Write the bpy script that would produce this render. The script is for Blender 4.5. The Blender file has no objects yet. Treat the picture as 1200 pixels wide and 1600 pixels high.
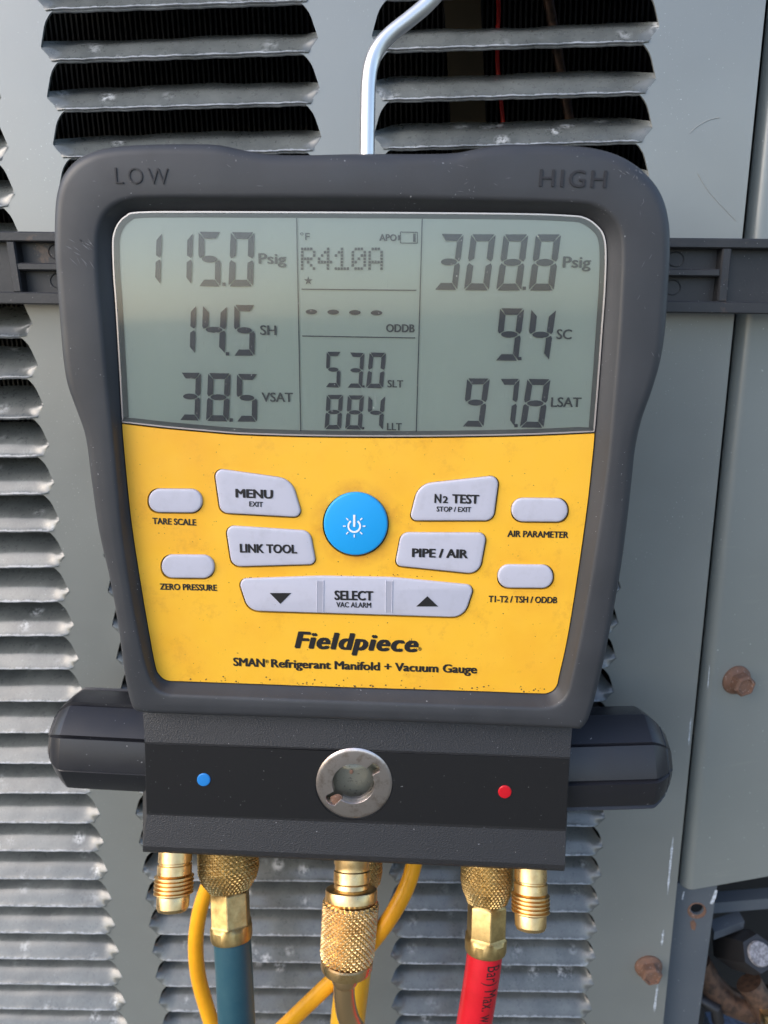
import bpy, math, random
import numpy as np
from mathutils import Vector, Matrix
from mathutils.geometry import tessellate_polygon
random.seed(7)
SC = bpy.context.scene
COL = SC.collection
R_ = math.radians

# ------------------------------------------------------------------ camera
Z0 = 0.60                                   # height of louvre row 0 above the ground
RC = [[0.9992747662880203, 0.018738274352022445, 0.03314843185326803],
      [-0.009500594811060184, 0.9656980577205461, -0.2594937379071046],
      [-0.036873841110717946, 0.25899061448066685, 0.9651757256855708]]
CX, CYD, CZ = 0.01837193, -0.24626336, -0.32270905
F = 1155.0
def cv(v): return Vector((v[0], v[2], -v[1]))      # cv wall axes -> world axes
right, down, fwd = cv(RC[0]), cv(RC[1]), cv(RC[2])
CAM = Vector((CX, CZ, Z0 - CYD))
cam = bpy.data.cameras.new('camera'); camo = bpy.data.objects.new('camera', cam); COL.objects.link(camo)
m = Matrix.Identity(4)
for i in range(3):
    m[i][0] = right[i]; m[i][1] = -down[i]; m[i][2] = -fwd[i]; m[i][3] = CAM[i]
camo.matrix_world = m
cam.sensor_fit = 'VERTICAL'; cam.sensor_height = 36; cam.sensor_width = 27
cam.lens = F/1600*36
cam.clip_start = 0.01; cam.clip_end = 2000
cam.dof.use_dof = True; cam.dof.focus_distance = 0.272; cam.dof.aperture_fstop = 13
SC.camera = camo

# ------------------------------------------------------------------ light
SUN_EL, SUN_AZ = 34, 238                    # azimuth from +Y towards +X: behind the camera, to the left
w = bpy.data.worlds.new("World"); SC.world = w; w.use_nodes = True
nt = w.node_tree
bg = nt.nodes['Background']
sky = nt.nodes.new('ShaderNodeTexSky'); sky.sky_type = 'NISHITA'; sky.sun_disc = False
sky.sun_elevation = R_(SUN_EL); sky.sun_rotation = R_(SUN_AZ); sky.air_density = 0.85; sky.dust_density = 1.6; sky.ozone_density = 0.4
nt.links.new(sky.outputs[0], bg.inputs[0]); bg.inputs[1].default_value = 0.15
sd = Vector((math.sin(R_(SUN_AZ))*math.cos(R_(SUN_EL)), math.cos(R_(SUN_AZ))*math.cos(R_(SUN_EL)), math.sin(R_(SUN_EL))))
sl = bpy.data.lights.new('sun', 'SUN'); sl.energy = 0.5; sl.angle = R_(48); sl.color = (1, .94, .87)
so = bpy.data.objects.new('sun', sl); COL.objects.link(so); so.rotation_euler = sd.to_track_quat('Z', 'Y').to_euler(); so.location = (0, -1, 3)
SC.view_settings.view_transform = 'Standard'; SC.view_settings.look = 'None'; SC.view_settings.gamma = 1
SC.view_settings.exposure = 1.2
SC.cycles.max_bounces = 8; SC.cycles.transparent_max_bounces = 8

# ------------------------------------------------------------------ helpers
FRONT = -0.070                               # the plane of the gauge's front rim
TH = R_(2.2)
U = Vector((math.cos(TH), 0, -math.sin(TH))); V = Vector((math.sin(TH), 0, math.cos(TH))); N = Vector((0, -1, 0))
O = Vector((0, FRONT, Z0))
def PY(px, py, y):                            # photo point on the upright plane at depth y
    d = fwd + right*((px-600)/F) + down*((py-800)/F)
    return CAM + d*((y-CAM.y)/d.y)
def P(px, py, wv=0.0): return PY(px, py, FRONT-wv)
def d2(px, py, wv=0.0):
    q = P(px, py, wv)-O
    return (q.dot(U), q.dot(V))
def f2(u, v, wv): return O+U*u+V*v+N*wv
def mpp(px, py, wv): return (P(px+1, py, wv)-P(px, py, wv)).length   # metres per photo pixel there

class MB:
    def __init__(s): s.v = []; s.f = []; s.a = []
    def add(s, vs, fs, a=None):
        o = len(s.v); s.v += [Vector(x) for x in vs]; s.f += [tuple(i+o for i in f) for f in fs]
        s.a += list(a) if a is not None else [0.0]*len(vs)
    def loft(s, rings, closed=True, cap0=False, cap1=False):
        n = len(rings[0]); vs = [p for r in rings for p in r]; fs = []
        for i in range(len(rings)-1):
            for j in range(n if closed else n-1):
                k = (j+1) % n
                fs.append((i*n+j, i*n+k, (i+1)*n+k, (i+1)*n+j))
        for flag, i in ((cap0, 0), (cap1, len(rings)-1)):
            if flag:
                c = sum((Vector(p) for p in rings[i]), Vector())/n; vs = vs+[c]; q = len(vs)-1
                for j in range(n): fs.append((i*n+j, i*n+(j+1) % n, q))
        s.add(vs, fs)
    def box(s, c, ex, ey, ez):                 # centre and three half-extent vectors
        vs = [c+ex*a+ey*b+ez*d for a in (-1, 1) for b in (-1, 1) for d in (-1, 1)]
        s.add(vs, [(0,1,3,2),(4,6,7,5),(0,4,5,1),(2,3,7,6),(0,2,6,4),(1,5,7,3)])
    def tube(s, pts, r, n=20, cap=True):
        rad = r if isinstance(r, (list, tuple)) else [r]*len(pts)
        rings = []; up = None
        for i, p in enumerate(pts):
            t = (Vector(pts[min(i+1, len(pts)-1)])-Vector(pts[max(i-1, 0)])).normalized()
            if up is None: up = Vector((0, 1, 0)) if abs(t.y) < .9 else Vector((1, 0, 0))
            x = (up-t*up.dot(t)).normalized(); up = x; y = t.cross(x)
            rings.append([Vector(p)+x*math.cos(2*math.pi*k/n)*rad[i]+y*math.sin(2*math.pi*k/n)*rad[i] for k in range(n)])
        s.loft(rings, True, cap, cap)
    def lathe(s, p0, p1, prof, n=48, fn=None, side=None):    # prof: (t along p0->p1, radius)
        ax = (p1-p0); L = ax.length; ax = ax/L
        x = (side or N); x = (x-ax*x.dot(ax)).normalized(); y = ax.cross(x)
        rings = []
        for t, r in prof:
            rg = []
            for k in range(n):
                a = 2*math.pi*k/n; q = r*(fn(a, t) if fn else 1)
                rg.append(p0+ax*(t*L)+x*math.cos(a)*q+y*math.sin(a)*q)
            rings.append(rg)
        s.loft(rings, True, True, True)

WM = {}
def new(name, me, parent, mats):
    o = bpy.data.objects.new(name, me); COL.objects.link(o)
    for mt in (mats if isinstance(mats, (list, tuple)) else [mats]):
        if len(me.materials) == 0 or isinstance(mats, (list, tuple)): me.materials.append(mt)
    if parent: o.parent = parent; WM[o] = WM[parent]
    else: WM[o] = Matrix.Identity(4)
    return o
def build(name, mb, mat, parent=None, smooth=40, attr=False, label=None):
    inv = WM[parent].inverted() if parent else Matrix.Identity(4)
    me = bpy.data.meshes.new(name)
    me.from_pydata([inv@p for p in mb.v], [], mb.f)
    import bmesh
    bm = bmesh.new(); bm.from_mesh(me); bmesh.ops.recalc_face_normals(bm, faces=bm.faces); bm.to_mesh(me); bm.free()
    if smooth:
        me.polygons.foreach_set('use_smooth', [True]*len(me.polygons))
        me.set_sharp_from_angle(angle=R_(smooth))
    if attr:
        at = me.attributes.new('wear', 'FLOAT', 'POINT'); at.data.foreach_set('value', mb.a)
    o = new(name, me, parent, mat)
    if label: o['label'] = label
    return o
def thing(name, label, cat, loc, group=None):
    o = bpy.data.objects.new(name, None); COL.objects.link(o); o.location = loc; o.empty_display_size = .02
    o['label'] = label; o['category'] = cat
    if group: o['group'] = group
    WM[o] = Matrix.Translation(Vector(loc)); return o

def rp(corners, k=8):                         # rounded polygon in photo pixels
    out = []; n = len(corners)
    for i, c in enumerate(corners):
        a = Vector(corners[i-1][:2]); b = Vector(c[:2]); d = Vector(corners[(i+1) % n][:2]); r = c[2] if len(c) > 2 else 0
        if r <= 0: out.append(tuple(b)); continue
        e1 = (a-b); e2 = (d-b); l1, l2 = e1.length, e2.length; e1.normalize(); e2.normalize()
        ang = math.acos(max(-1, min(1, e1.dot(e2)))); t = min(r/math.tan(ang/2), l1*.49, l2*.49); rr = t*math.tan(ang/2)
        cc = b+(e1+e2).normalized()*(rr/math.sin(ang/2))
        s0 = b+e1*t-cc; s1 = b+e2*t-cc; a0 = math.atan2(s0.y, s0.x); a1 = math.atan2(s1.y, s1.x); da = (a1-a0+math.pi) % (2*math.pi)-math.pi
        for j in range(k+1):
            q = a0+da*j/k; out.append((cc.x+rr*math.cos(q), cc.y+rr*math.sin(q)))
    return out
def ell(cx, cy, rx, ry, n=64): return [(cx+rx*math.cos(2*math.pi*i/n), cy+ry*math.sin(2*math.pi*i/n)) for i in range(n)]
def smooth_closed(pts, k=8, closed=True):
    out = []; n = len(pts)
    for i in range(n if closed else n-1):
        g = lambda j: Vector(pts[j % n]) if closed else Vector(pts[max(0, min(n-1, j))])
        a, b, c, d = g(i-1), g(i), g(i+1), g(i+2)
        for j in range(k):
            t = j/k
            out.append(.5*((2*b)+(c-a)*t+(2*a-5*b+4*c-d)*t*t+(3*b-a-3*c+d)*t**3))
    if not closed: out.append(Vector(pts[-1]))
    return out
def inset2(p2, r):                            # offset of a closed 2D outline towards its inside
    n = len(p2); ar = sum(p2[i][0]*p2[(i+1) % n][1]-p2[(i+1) % n][0]*p2[i][1] for i in range(n)); sg = 1 if ar > 0 else -1
    out = []
    for i in range(n):
        a, b, c = Vector(p2[i-1]), Vector(p2[i]), Vector(p2[(i+1) % n])
        e1 = (b-a); e2 = (c-b)
        if e1.length < 1e-9: e1 = e2
        if e2.length < 1e-9: e2 = e1
        t = (e1.normalized()+e2.normalized()).normalized(); out.append((b.x-t.y*r*sg, b.y+t.x*r*sg))
    return out
def pad(px, w0, w1, rd=.0006, dome=0.0, mb=None):      # raised pad with rounded edge over a photo outline
    mb = mb or MB(); o2 = [d2(x, y, w1) for x, y in px]
    rings = [[f2(u, v, w0) for u, v in o2]]
    for a in (0, 22, 45, 67, 90):
        q = inset2(o2, rd*(1-math.cos(R_(a)))) if a else o2
        rings.append([f2(u, v, w1-rd+rd*math.sin(R_(a))) for u, v in q])
    if dome:
        c = Vector((sum(p[0] for p in q)/len(q), sum(p[1] for p in q)/len(q)))
        for s in (.85, .6, .3):
            rings.append([f2(c.x+(u-c.x)*s, c.y+(v-c.y)*s, w1+dome*(1-s*s)) for u, v in q])
    mb.loft(rings, True, False, True); return mb
def flat(px, wv, mb=None, th=.00012):          # thin print over a photo outline
    mb = mb or MB(); o2 = [P(x, y, wv) for x, y in px]; n = len(o2)
    tri = tessellate_polygon([o2])
    mb.add([p+N*th for p in o2]+o2, [t for t in tri]+[(i, (i+1) % n, n+(i+1) % n, n+i) for i in range(n)]); return mb
def holed(outer, holes, depth, mb=None):        # a plate (3D points) with real holes
    mb = mb or MB(); loops = [outer]+holes; tri = tessellate_polygon(loops); vs = [p for l in loops for p in l]
    mb.add(vs, [t for t in tri])
    for l in loops: mb.loft([l, [p-N*depth for p in l]])
    return mb

_tc = {}
def glyphs(body, bold=0.0, shear=0.0, space=1.0):
    key = (body, bold, shear, space)
    if key in _tc: return _tc[key]
    c = bpy.data.curves.new('t', 'FONT'); c.body = body; c.size = 1; c.offset = bold; c.shear = shear; c.resolution_u = 3; c.space_character = space; c.fill_mode = 'FRONT'
    o = bpy.data.objects.new('t', c); COL.objects.link(o); dg = bpy.context.evaluated_depsgraph_get(); dg.update()
    me = bpy.data.meshes.new_from_object(o.evaluated_get(dg))
    vs = [(v.co.x, v.co.y) for v in me.vertices]; fs = [tuple(p.vertices) for p in me.polygons]
    bpy.data.objects.remove(o); bpy.data.curves.remove(c); bpy.data.meshes.remove(me)
    _tc[key] = (vs, fs); return vs, fs
def cap_h(): 
    vs, _ = glyphs('H'); return max(v[1] for v in vs)
CAPH = cap_h()
def text(body, xl, yl, xr, yr, cap, wv, bold=.02, shear=0, th=.0001, mb=None, space=1.0):
    """baseline from photo point (xl,yl) to (xr,yr), capitals cap pixels high, lying at height wv"""
    mb = mb or MB(); vs, fs = glyphs(body, 0.0 if bold > 0 else bold, shear, space)
    x0 = min(v[0] for v in vs); x1 = max(v[0] for v in vs); bd = max(0, bold)
    A, B = P(xl, yl, wv), P(xr, yr, wv); u = (B-A)/(x1-x0+2*bd)
    up = (P(xl, yl-cap, wv)-A).length; uh = u.normalized(); vv = uh.cross(N)
    if vv.z < 0: vv = -vv
    vv = vv*(up/CAPH)
    q0 = [A+u*(x-x0+bd)+vv*y for x, y in vs]
    # outline walls
    cnt = {}
    for f in fs:
        for i in range(len(f)):
            e = (f[i], f[(i+1) % len(f)]); k = tuple(sorted(e)); cnt[k] = cnt.get(k, 0)+1
    n = len(q0); wf = [(a, b, b+n, a+n) for (a, b), c in cnt.items() if c == 1]
    strikes = [(0, 0)] if bd == 0 else [(-1, .35), (1, -.35), (-.4, -.35), (.4, .35), (0, 0)]
    for i, (k, ky) in enumerate(strikes):         # overstruck a few microns apart, as heavy print
        q = [p+u*(k*bd)+vv*(ky*bd)+N*(i*.000004) for p in q0]
        mb.add([p+N*th for p in q]+q, list(fs)+wf)
    return mb

# ------------------------------------------------------------------ materials
def mat(name, col, rough=.5, metal=0.0, spec=.5, build_fn=None, coat=0.0, cior=1.5, crough=.16):
    mt = bpy.data.materials.new(name); mt.use_nodes = True; b = mt.node_tree.nodes['Principled BSDF']
    b.inputs['Base Color'].default_value = (*col, 1); b.inputs['Roughness'].default_value = rough; b.inputs['Metallic'].default_value = metal
    b.inputs['Specular IOR Level'].default_value = spec; b.inputs['Coat Weight'].default_value = coat; b.inputs['Coat Roughness'].default_value = crough; b.inputs['Coat IOR'].default_value = cior
    if build_fn: build_fn(NT(mt.node_tree), b)
    return mt
class NT:
    def __init__(s, t): s.t = t; s.L = t.links; s.co = s.n('ShaderNodeTexCoord').outputs['Object']
    def n(s, ty, **kw):
        x = s.t.nodes.new(ty)
        for k, v in kw.items(): setattr(x, k, v)
        return x
    def map(s, scale=(1,1,1), rot=(0,0,0), loc=(0,0,0)):
        x = s.n('ShaderNodeMapping'); x.inputs['Scale'].default_value = scale; x.inputs['Rotation'].default_value = rot; x.inputs['Location'].default_value = loc
        s.L.new(s.co, x.inputs[0]); return x.outputs[0]
    def shift(s):                               # object coordinates moved per object, so copies differ
        oi = s.n('ShaderNodeObjectInfo'); mu = s.n('ShaderNodeVectorMath', operation='SCALE'); cb = s.n('ShaderNodeCombineXYZ')
        s.L.new(oi.outputs['Random'], cb.inputs[0]); s.L.new(oi.outputs['Random'], cb.inputs[2]); s.L.new(cb.outputs[0], mu.inputs[0]); mu.inputs['Scale'].default_value = 7.0
        ad = s.n('ShaderNodeVectorMath', operation='ADD'); s.L.new(s.co, ad.inputs[0]); s.L.new(mu.outputs[0], ad.inputs[1]); return ad.outputs[0]
    def noise(s, scale, detail=2, rough=.5, vec=None, dist=0):
        x = s.n('ShaderNodeTexNoise'); x.inputs['Scale'].default_value = scale; x.inputs['Detail'].default_value = detail; x.inputs['Roughness'].default_value = rough; x.inputs['Distortion'].default_value = dist
        s.L.new(vec or s.co, x.inputs['Vector']); return x.outputs['Fac']
    def voro(s, scale, vec=None, out='Distance'):
        x = s.n('ShaderNodeTexVoronoi'); x.inputs['Scale'].default_value = scale; s.L.new(vec or s.co, x.inputs['Vector']); return x.outputs[out]
    def ramp(s, fac, a, b, va=0.0, vb=1.0):
        x = s.n('ShaderNodeMapRange'); x.inputs[1].default_value = a; x.inputs[2].default_value = b; x.inputs[3].default_value = va; x.inputs[4].default_value = vb
        s.L.new(fac, x.inputs[0]); return x.outputs[0]
    def math(s, op, a, b):
        x = s.n('ShaderNodeMath', operation=op)
        for i, q in enumerate((a, b)):
            if isinstance(q, (int, float)): x.inputs[i].default_value = q
            else: s.L.new(q, x.inputs[i])
        return x.outputs[0]
    def mix(s, fac, a, b):
        x = s.n('ShaderNodeMix', data_type='RGBA')
        if isinstance(fac, (int, float)): x.inputs[0].default_value = fac
        else: s.L.new(fac, x.inputs[0])
        for i, q in ((6, a), (7, b)):
            if isinstance(q, tuple): x.inputs[i].default_value = (*q, 1)
            else: s.L.new(q, x.inputs[i])
        return x.outputs[2]
    def bump(s, h, b, strength=.3, dist=.0005):
        x = s.n('ShaderNodeBump'); x.inputs['Strength'].default_value = strength; x.inputs['Distance'].default_value = dist
        s.L.new(h, x.inputs['Height']); s.L.new(x.outputs[0], b.inputs['Normal'])
    def xyz(s):
        x = s.n('ShaderNodeSeparateXYZ'); s.L.new(s.co, x.inputs[0]); return x.outputs

PAINT = (.200, .214, .204)
def paint_fn(slat):
    def fn(t, b):
        v = t.shift() if slat else t.co
        big = t.ramp(t.noise(14, 4, .6, v), .35, .7)
        c = t.mix(big, PAINT, tuple(x*.86 for x in PAINT)) 
        sp = t.ramp(t.noise(950, 2, .6, v), .67, .74); area = t.ramp(t.noise(22, 3, .6, v), .42, .62)
        c = t.mix(t.math('MULTIPLY', t.math('MULTIPLY', sp, area), .75), c, (.62, .64, .66))
        if slat:
            at = t.n('ShaderNodeAttribute'); at.attribute_name = 'wear'; wr = at.outputs['Fac']
            n2 = t.noise(420, 4, .75, v)
            edge = t.ramp(t.math('ADD', t.math('MULTIPLY', wr, .80), n2), .98, 1.12)
            c = t.mix(t.math('MULTIPLY', edge, .8), c, (.66, .69, .74))
            dirt_shade = t.ramp(t.noise(40, 6, .75, v), .18, .62); c = t.mix(t.math('MULTIPLY', dirt_shade, .82), c, (.066, .074, .074))  # dirt, its colour also deepened to offset the light upturned slats catch
            # dried mineral blotches on the sloping face
            bl = t.ramp(t.voro(85, v), .34, .12); br = t.ramp(t.noise(420, 4, .7, v), .46, .58); far = t.ramp(t.noise(20, 2, .5, v), .45, .56)
            c = t.mix(t.math('MULTIPLY', t.math('MULTIPLY', bl, br), t.math('MULTIPLY', far, .85)), c, (.62, .64, .65))
            t.L.new(t.ramp(n2, .3, .7, .22, .42), b.inputs['Roughness'])
        else:
            t.L.new(t.ramp(t.noise(60, 3, .6, v), .3, .7, .30, .46), b.inputs['Roughness'])
        t.L.new(c, b.inputs['Base Color'])
        t.bump(t.noise(700, 3, .6, v), b, .12, .0004)
    return fn
M_SHEET = mat('painted_sheet', PAINT, .4, coat=1.0, cior=1.85, crough=.30, build_fn=paint_fn(False))
M_SLAT = mat('painted_slat', PAINT, .35, coat=.7, cior=1.55, crough=.18, build_fn=paint_fn(True))
def panel_fn(t, b):
    big = t.ramp(t.noise(9, 4, .6), .3, .7); c = t.mix(big, (.225, .242, .232), (.195, .212, .200))
    sp = t.ramp(t.noise(700, 1, .5), .76, .80); c = t.mix(t.math('MULTIPLY', sp, .7), c, (.6, .62, .62))
    st = t.ramp(t.noise(1, 4, .6, t.map((30, 30, 260))), .62, .75); c = t.mix(t.math('MULTIPLY', st, .18), c, (.33, .34, .30))
    t.L.new(c, b.inputs['Base Color']); t.L.new(t.ramp(t.noise(45, 3), .3, .7, .33, .46), b.inputs['Roughness']); t.bump(t.noise(500, 3), b, .10, .0004)
M_PANEL = mat('painted_panel', PAINT, .4, coat=1.0, cior=1.85, crough=.30, build_fn=panel_fn)
def chip_fn(t, b):
    c = t.mix(t.ramp(t.noise(900, 3), .4, .6), (.62, .66, .72), (.34, .37, .39)); t.L.new(c, b.inputs['Base Color'])
M_CHIP = mat('chipped_paint', (.6, .63, .68), .5, build_fn=chip_fn)
M_SCR = mat('faint_scratch', (.27, .285, .28), .4)
M_BRACKET = mat('bracket_paint', (.085, .10, .12), .4, build_fn=lambda t, b: (t.L.new(t.mix(t.ramp(t.noise(800, 2), .72, .78), t.mix(t.noise(30, 3), (.075, .09, .11), (.11, .125, .14)), (.4, .42, .45)), b.inputs['Base Color'])))
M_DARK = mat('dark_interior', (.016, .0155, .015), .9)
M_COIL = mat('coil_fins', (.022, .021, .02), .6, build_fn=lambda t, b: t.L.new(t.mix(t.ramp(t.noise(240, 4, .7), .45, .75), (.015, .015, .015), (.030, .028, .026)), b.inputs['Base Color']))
def rust_fn(t, b):
    c = t.mix(t.ramp(t.noise(420, 5, .7), .35, .65), (.19, .095, .058), (.135, .078, .055)); c = t.mix(t.ramp(t.noise(800, 3), .6, .68), c, (.30, .21, .17))
    t.L.new(c, b.inputs['Base Color']); t.bump(t.noise(900, 4, .7), b, .12, .0003)
M_RUST = mat('rust', (.3, .14, .07), .75, build_fn=rust_fn)
M_REDWIRE = mat('red_wire', (.42, .015, .012), .45)
M_STRAP = mat('brown_board', (.10, .075, .04), .8, build_fn=lambda t, b: t.L.new(t.mix(t.noise(60, 4), (.05, .04, .025), (.10, .075, .04)), b.inputs['Base Color']))

def rubber_fn(t, b):
    big = t.ramp(t.noise(38, 4, .6), .35, .7); c = t.mix(big, (.033, .035, .040), (.042, .044, .050))
    sp = t.ramp(t.noise(1400, 1, .5), .755, .79); a2 = t.ramp(t.noise(60, 2), .45, .6)
    c = t.mix(t.math('MULTIPLY', t.math('MULTIPLY', sp, a2), .8), c, (.42, .43, .45))
    sc = t.ramp(t.noise(1, 3, .6, t.map((260, 260, 1500), (0, .7, 0))), .73, .78); a3 = t.ramp(t.noise(30, 2, .5, t.map(loc=(3, 1, 2))), .55, .65)
    c = t.mix(t.math('MULTIPLY', t.math('MULTIPLY', sc, a3), .35), c, (.25, .26, .29))
    t.L.new(c, b.inputs['Base Color']); t.L.new(t.ramp(t.noise(90, 4), .3, .7, .42, .58), b.inputs['Roughness']); t.bump(t.noise(2600, 2), b, .12, .0002)
M_RUBBER = mat('rubber', (.06, .063, .075), .5, build_fn=rubber_fn)
M_LETTER = mat('moulded_letter', (.016, .016, .02), .6)  # darker than the housing: colour stands in for shade in engraved strokes
def blackbar_fn(t, b):
    c = t.mix(t.ramp(t.noise(45, 4, .6), .4, .7), (.026, .028, .032), (.042, .042, .045)); sp = t.ramp(t.noise(1100, 1), .74, .78); c = t.mix(t.math('MULTIPLY', sp, .7), c, (.45, .44, .43))
    br = t.ramp(t.noise(70, 4, .7, t.map(loc=(1, 4, 2))), .60, .72); c = t.mix(t.math('MULTIPLY', br, .75), c, (.20, .13, .085))
    t.L.new(c, b.inputs['Base Color']); t.bump(t.noise(900, 3), b, .25, .0003)
M_BAR = mat('black_plastic', (.04, .042, .05), .5, build_fn=blackbar_fn)
def yellow_fn(t, b):
    c = t.mix(t.ramp(t.noise(26, 4, .6), .45, .75), (.90, .49, .034), (.84, .41, .026))
    d = t.ramp(t.noise(70, 6, .78), .56, .76); c = t.mix(t.math('MULTIPLY', d, .6), c, (.60, .27, .03))
    pc = P(555.7, 819, -.0056)-P(558, 1110, -.03); vd = t.n('ShaderNodeVectorMath', operation='DISTANCE'); t.L.new(t.co, vd.inputs[0]); vd.inputs[1].default_value = pc
    halo = t.math('MULTIPLY', t.ramp(vd.outputs['Value'], .0175, .0118), t.ramp(t.noise(130, 4, .7), .30, .62)); c = t.mix(t.math('MULTIPLY', halo, .75), c, (.58, .22, .025))
    sp = t.ramp(t.noise(1200, 1), .77, .80); c = t.mix(t.math('MULTIPLY', sp, .8), c, (.12, .07, .03))
    t.L.new(c, b.inputs['Base Color']); t.L.new(t.ramp(t.noise(120, 3), .3, .7, .34, .5), b.inputs['Roughness'])
M_YELLOW = mat('yellow_face', (.87, .50, .042), .42, build_fn=yellow_fn)
M_GRIME = mat('grime', (.07, .045, .025), .8)
def btn_fn(t, b):
    c = t.mix(t.ramp(t.noise(150, 4, .7), .5, .75), (.50, .50, .585), (.45, .45, .52)); sp = t.ramp(t.noise(1300, 1), .78, .81); c = t.mix(sp, c, (.2, .17, .15))
    t.L.new(c, b.inputs['Base Color'])
M_BTN = mat('silicone_button', (.5, .5, .58), .5, build_fn=btn_fn)
M_GROOVE = mat('button_groove', (.36, .36, .43), .6)
M_POWER = mat('power_button_blue', (.008, .34, .78), .45)
M_WHITE = mat('white_print', (.82, .84, .86), .5)
M_INK = mat('black_print', (.012, .011, .012), .5)
M_LCD = mat('lcd_reflector', (.225, .265, .235), .45, coat=.6, build_fn=lambda t, b: t.L.new(t.mix(t.noise(9, 2), (.52, .60, .49), (.55, .61, .51)), b.inputs['Base Color']))
M_SEG = mat('lcd_segment', (.014, .022, .038), .4)
M_SEGL = mat('lcd_segment_faint', (.045, .055, .055), .4)
M_LCDWALL = mat('lcd_surround', (.20, .195, .185), .5)
M_BORDER = mat('window_border', (.62, .55, .53), .22, metal=.6)
def glass_fn(t, b):
    t.t.nodes.remove(b); out = t.t.nodes['Material Output']
    tr = t.n('ShaderNodeBsdfTransparent'); gl = t.n('ShaderNodeBsdfGlossy'); gl.inputs['Roughness'].default_value = .06
    fr = t.n('ShaderNodeFresnel'); fr.inputs[0].default_value = 1.55; mx = t.n('ShaderNodeMixShader')
    t.L.new(t.math('MULTIPLY', fr.outputs[0], 1.5), mx.inputs[0]); t.L.new(tr.outputs[0], mx.inputs[1]); t.L.new(gl.outputs[0], mx.inputs[2])
    # dust and fine scratches lying on the window
    df = t.n('ShaderNodeBsdfDiffuse'); df.inputs[0].default_value = (.75, .75, .72, 1)
    sp = t.ramp(t.noise(1500, 1), .775, .80); sc = t.ramp(t.noise(1, 2, .5, t.map((1800, 200, 130), (0, .3, 0))), .74, .80)
    hz = t.math('ADD', t.math('MULTIPLY', t.math('MAXIMUM', sp, t.math('MULTIPLY', sc, .3)), .75), t.ramp(t.noise(18, 4, .6), .4, .8, .015, .05))
    m2 = t.n('ShaderNodeMixShader'); t.L.new(hz, m2.inputs[0]); t.L.new(mx.outputs[0], m2.inputs[1]); t.L.new(df.outputs[0], m2.inputs[2]); t.L.new(m2.outputs[0], out.inputs[0])
M_GLASS = mat('window_glass', (1, 1, 1), build_fn=glass_fn)
def leather_fn(t, b):
    c = t.mix(t.ramp(t.noise(1100, 1), .77, .80), (.018, .018, .020), (.22, .22, .23)); t.L.new(c, b.inputs['Base Color'])
    t.bump(t.voro(1500, t.map((1, 1, 1.6), (0, .5, 0))), b, .38, .0004)
M_BLOCK = mat('textured_black', (.03, .031, .036), .5, build_fn=leather_fn)
M_LABEL = mat('smooth_black', (.011, .011, .013), .5, build_fn=lambda t, b: (t.L.new(t.mix(t.ramp(t.noise(1000, 1), .77, .80), (.008, .008, .0095), (.2, .2, .2)), b.inputs['Base Color']), t.bump(t.noise(1800, 2), b, .15, .0002)))
def knob_fn(t, b):
    c = t.mix(t.ramp(t.noise(900, 1), .77, .80), (.014, .0145, .019), (.3, .3, .31)); t.L.new(c, b.inputs['Base Color']); t.L.new(t.ramp(t.noise(120, 4), .3, .7, .30, .42), b.inputs['Roughness'])
M_KNOB = mat('black_nylon', (.022, .024, .034), .36, build_fn=knob_fn)
def brass_fn(t, b):
    c = t.mix(t.ramp(t.noise(160, 5, .7), .4, .7), (.86, .61, .30), (.70, .44, .18)); d = t.ramp(t.noise(700, 3, .7), .66, .74); c = t.mix(t.math('MULTIPLY', d, .35), c, (.22, .13, .05))
    t.L.new(c, b.inputs['Base Color']); t.L.new(t.ramp(t.noise(300, 3), .3, .7, .25, .42), b.inputs['Roughness'])
M_BRASS = mat('brass', (.75, .5, .2), .28, metal=1, build_fn=brass_fn)
def oldbrass_fn(t, b):
    c = t.mix(t.ramp(t.noise(200, 5, .7), .35, .7), (.62, .445, .19), (.38, .26, .105)); t.L.new(c, b.inputs['Base Color']); t.L.new(t.ramp(t.noise(300, 3), .3, .7, .34, .52), b.inputs['Roughness'])
M_OLD = mat('tarnished_brass', (.5, .33, .14), .35, metal=1, build_fn=oldbrass_fn)
M_COPPER = mat('bronze_tube', (.82, .56, .30), .28, metal=1)
M_STEEL = mat('brushed_steel', (.60, .57, .555), .34, metal=1, build_fn=lambda t, b: (t.L.new(t.mix(t.ramp(t.noise(260, 5, .7), .5, .7), (.70, .62, .59), (.45, .36, .31)), b.inputs['Base Color'])))
M_ALU = mat('aluminium_rod', (.80, .79, .78), .36, metal=1)
M_BOWL = mat('sight_bowl', (.26, .27, .20), .18, build_fn=lambda t, b: t.L.new(t.mix(t.ramp(t.noise(700, 4), .62, .72), (.30, .285, .21), (.12, .09, .06)), b.inputs['Base Color']), coat=.5)
M_BLUEDOT = mat('blue_dot_enamel', (.02, .22, .62), .4)
M_REDDOT = mat('red_dot_enamel', (.58, .008, .018), .35)
def hose_fn(ca, cb):
    def fn(t, b):
        c = t.mix(t.ramp(t.noise(60, 5, .7), .4, .7), ca, cb); t.L.new(c, b.inputs['Base Color']); t.bump(t.noise(1, 3, .6, t.map((900, 900, 120))), b, .15, .0003)
    return fn
M_BLUEH = mat('blue_hose_rubber', (.02, .08, .11), .45, build_fn=hose_fn((.017, .072, .100), (.032, .092, .115)))
M_REDH = mat('red_hose_rubber', (.60, .008, .018), .38, build_fn=hose_fn((.60, .008, .02), (.50, .006, .012)))
M_YELH = mat('yellow_hose_rubber', (.78, .40, .02), .36, build_fn=hose_fn((.80, .44, .02), (.68, .36, .02)))
M_CORD = mat('yellow_cord_rubber', (.90, .42, .012), .36, build_fn=hose_fn((.92, .42, .012), (.80, .34, .01)))
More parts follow.
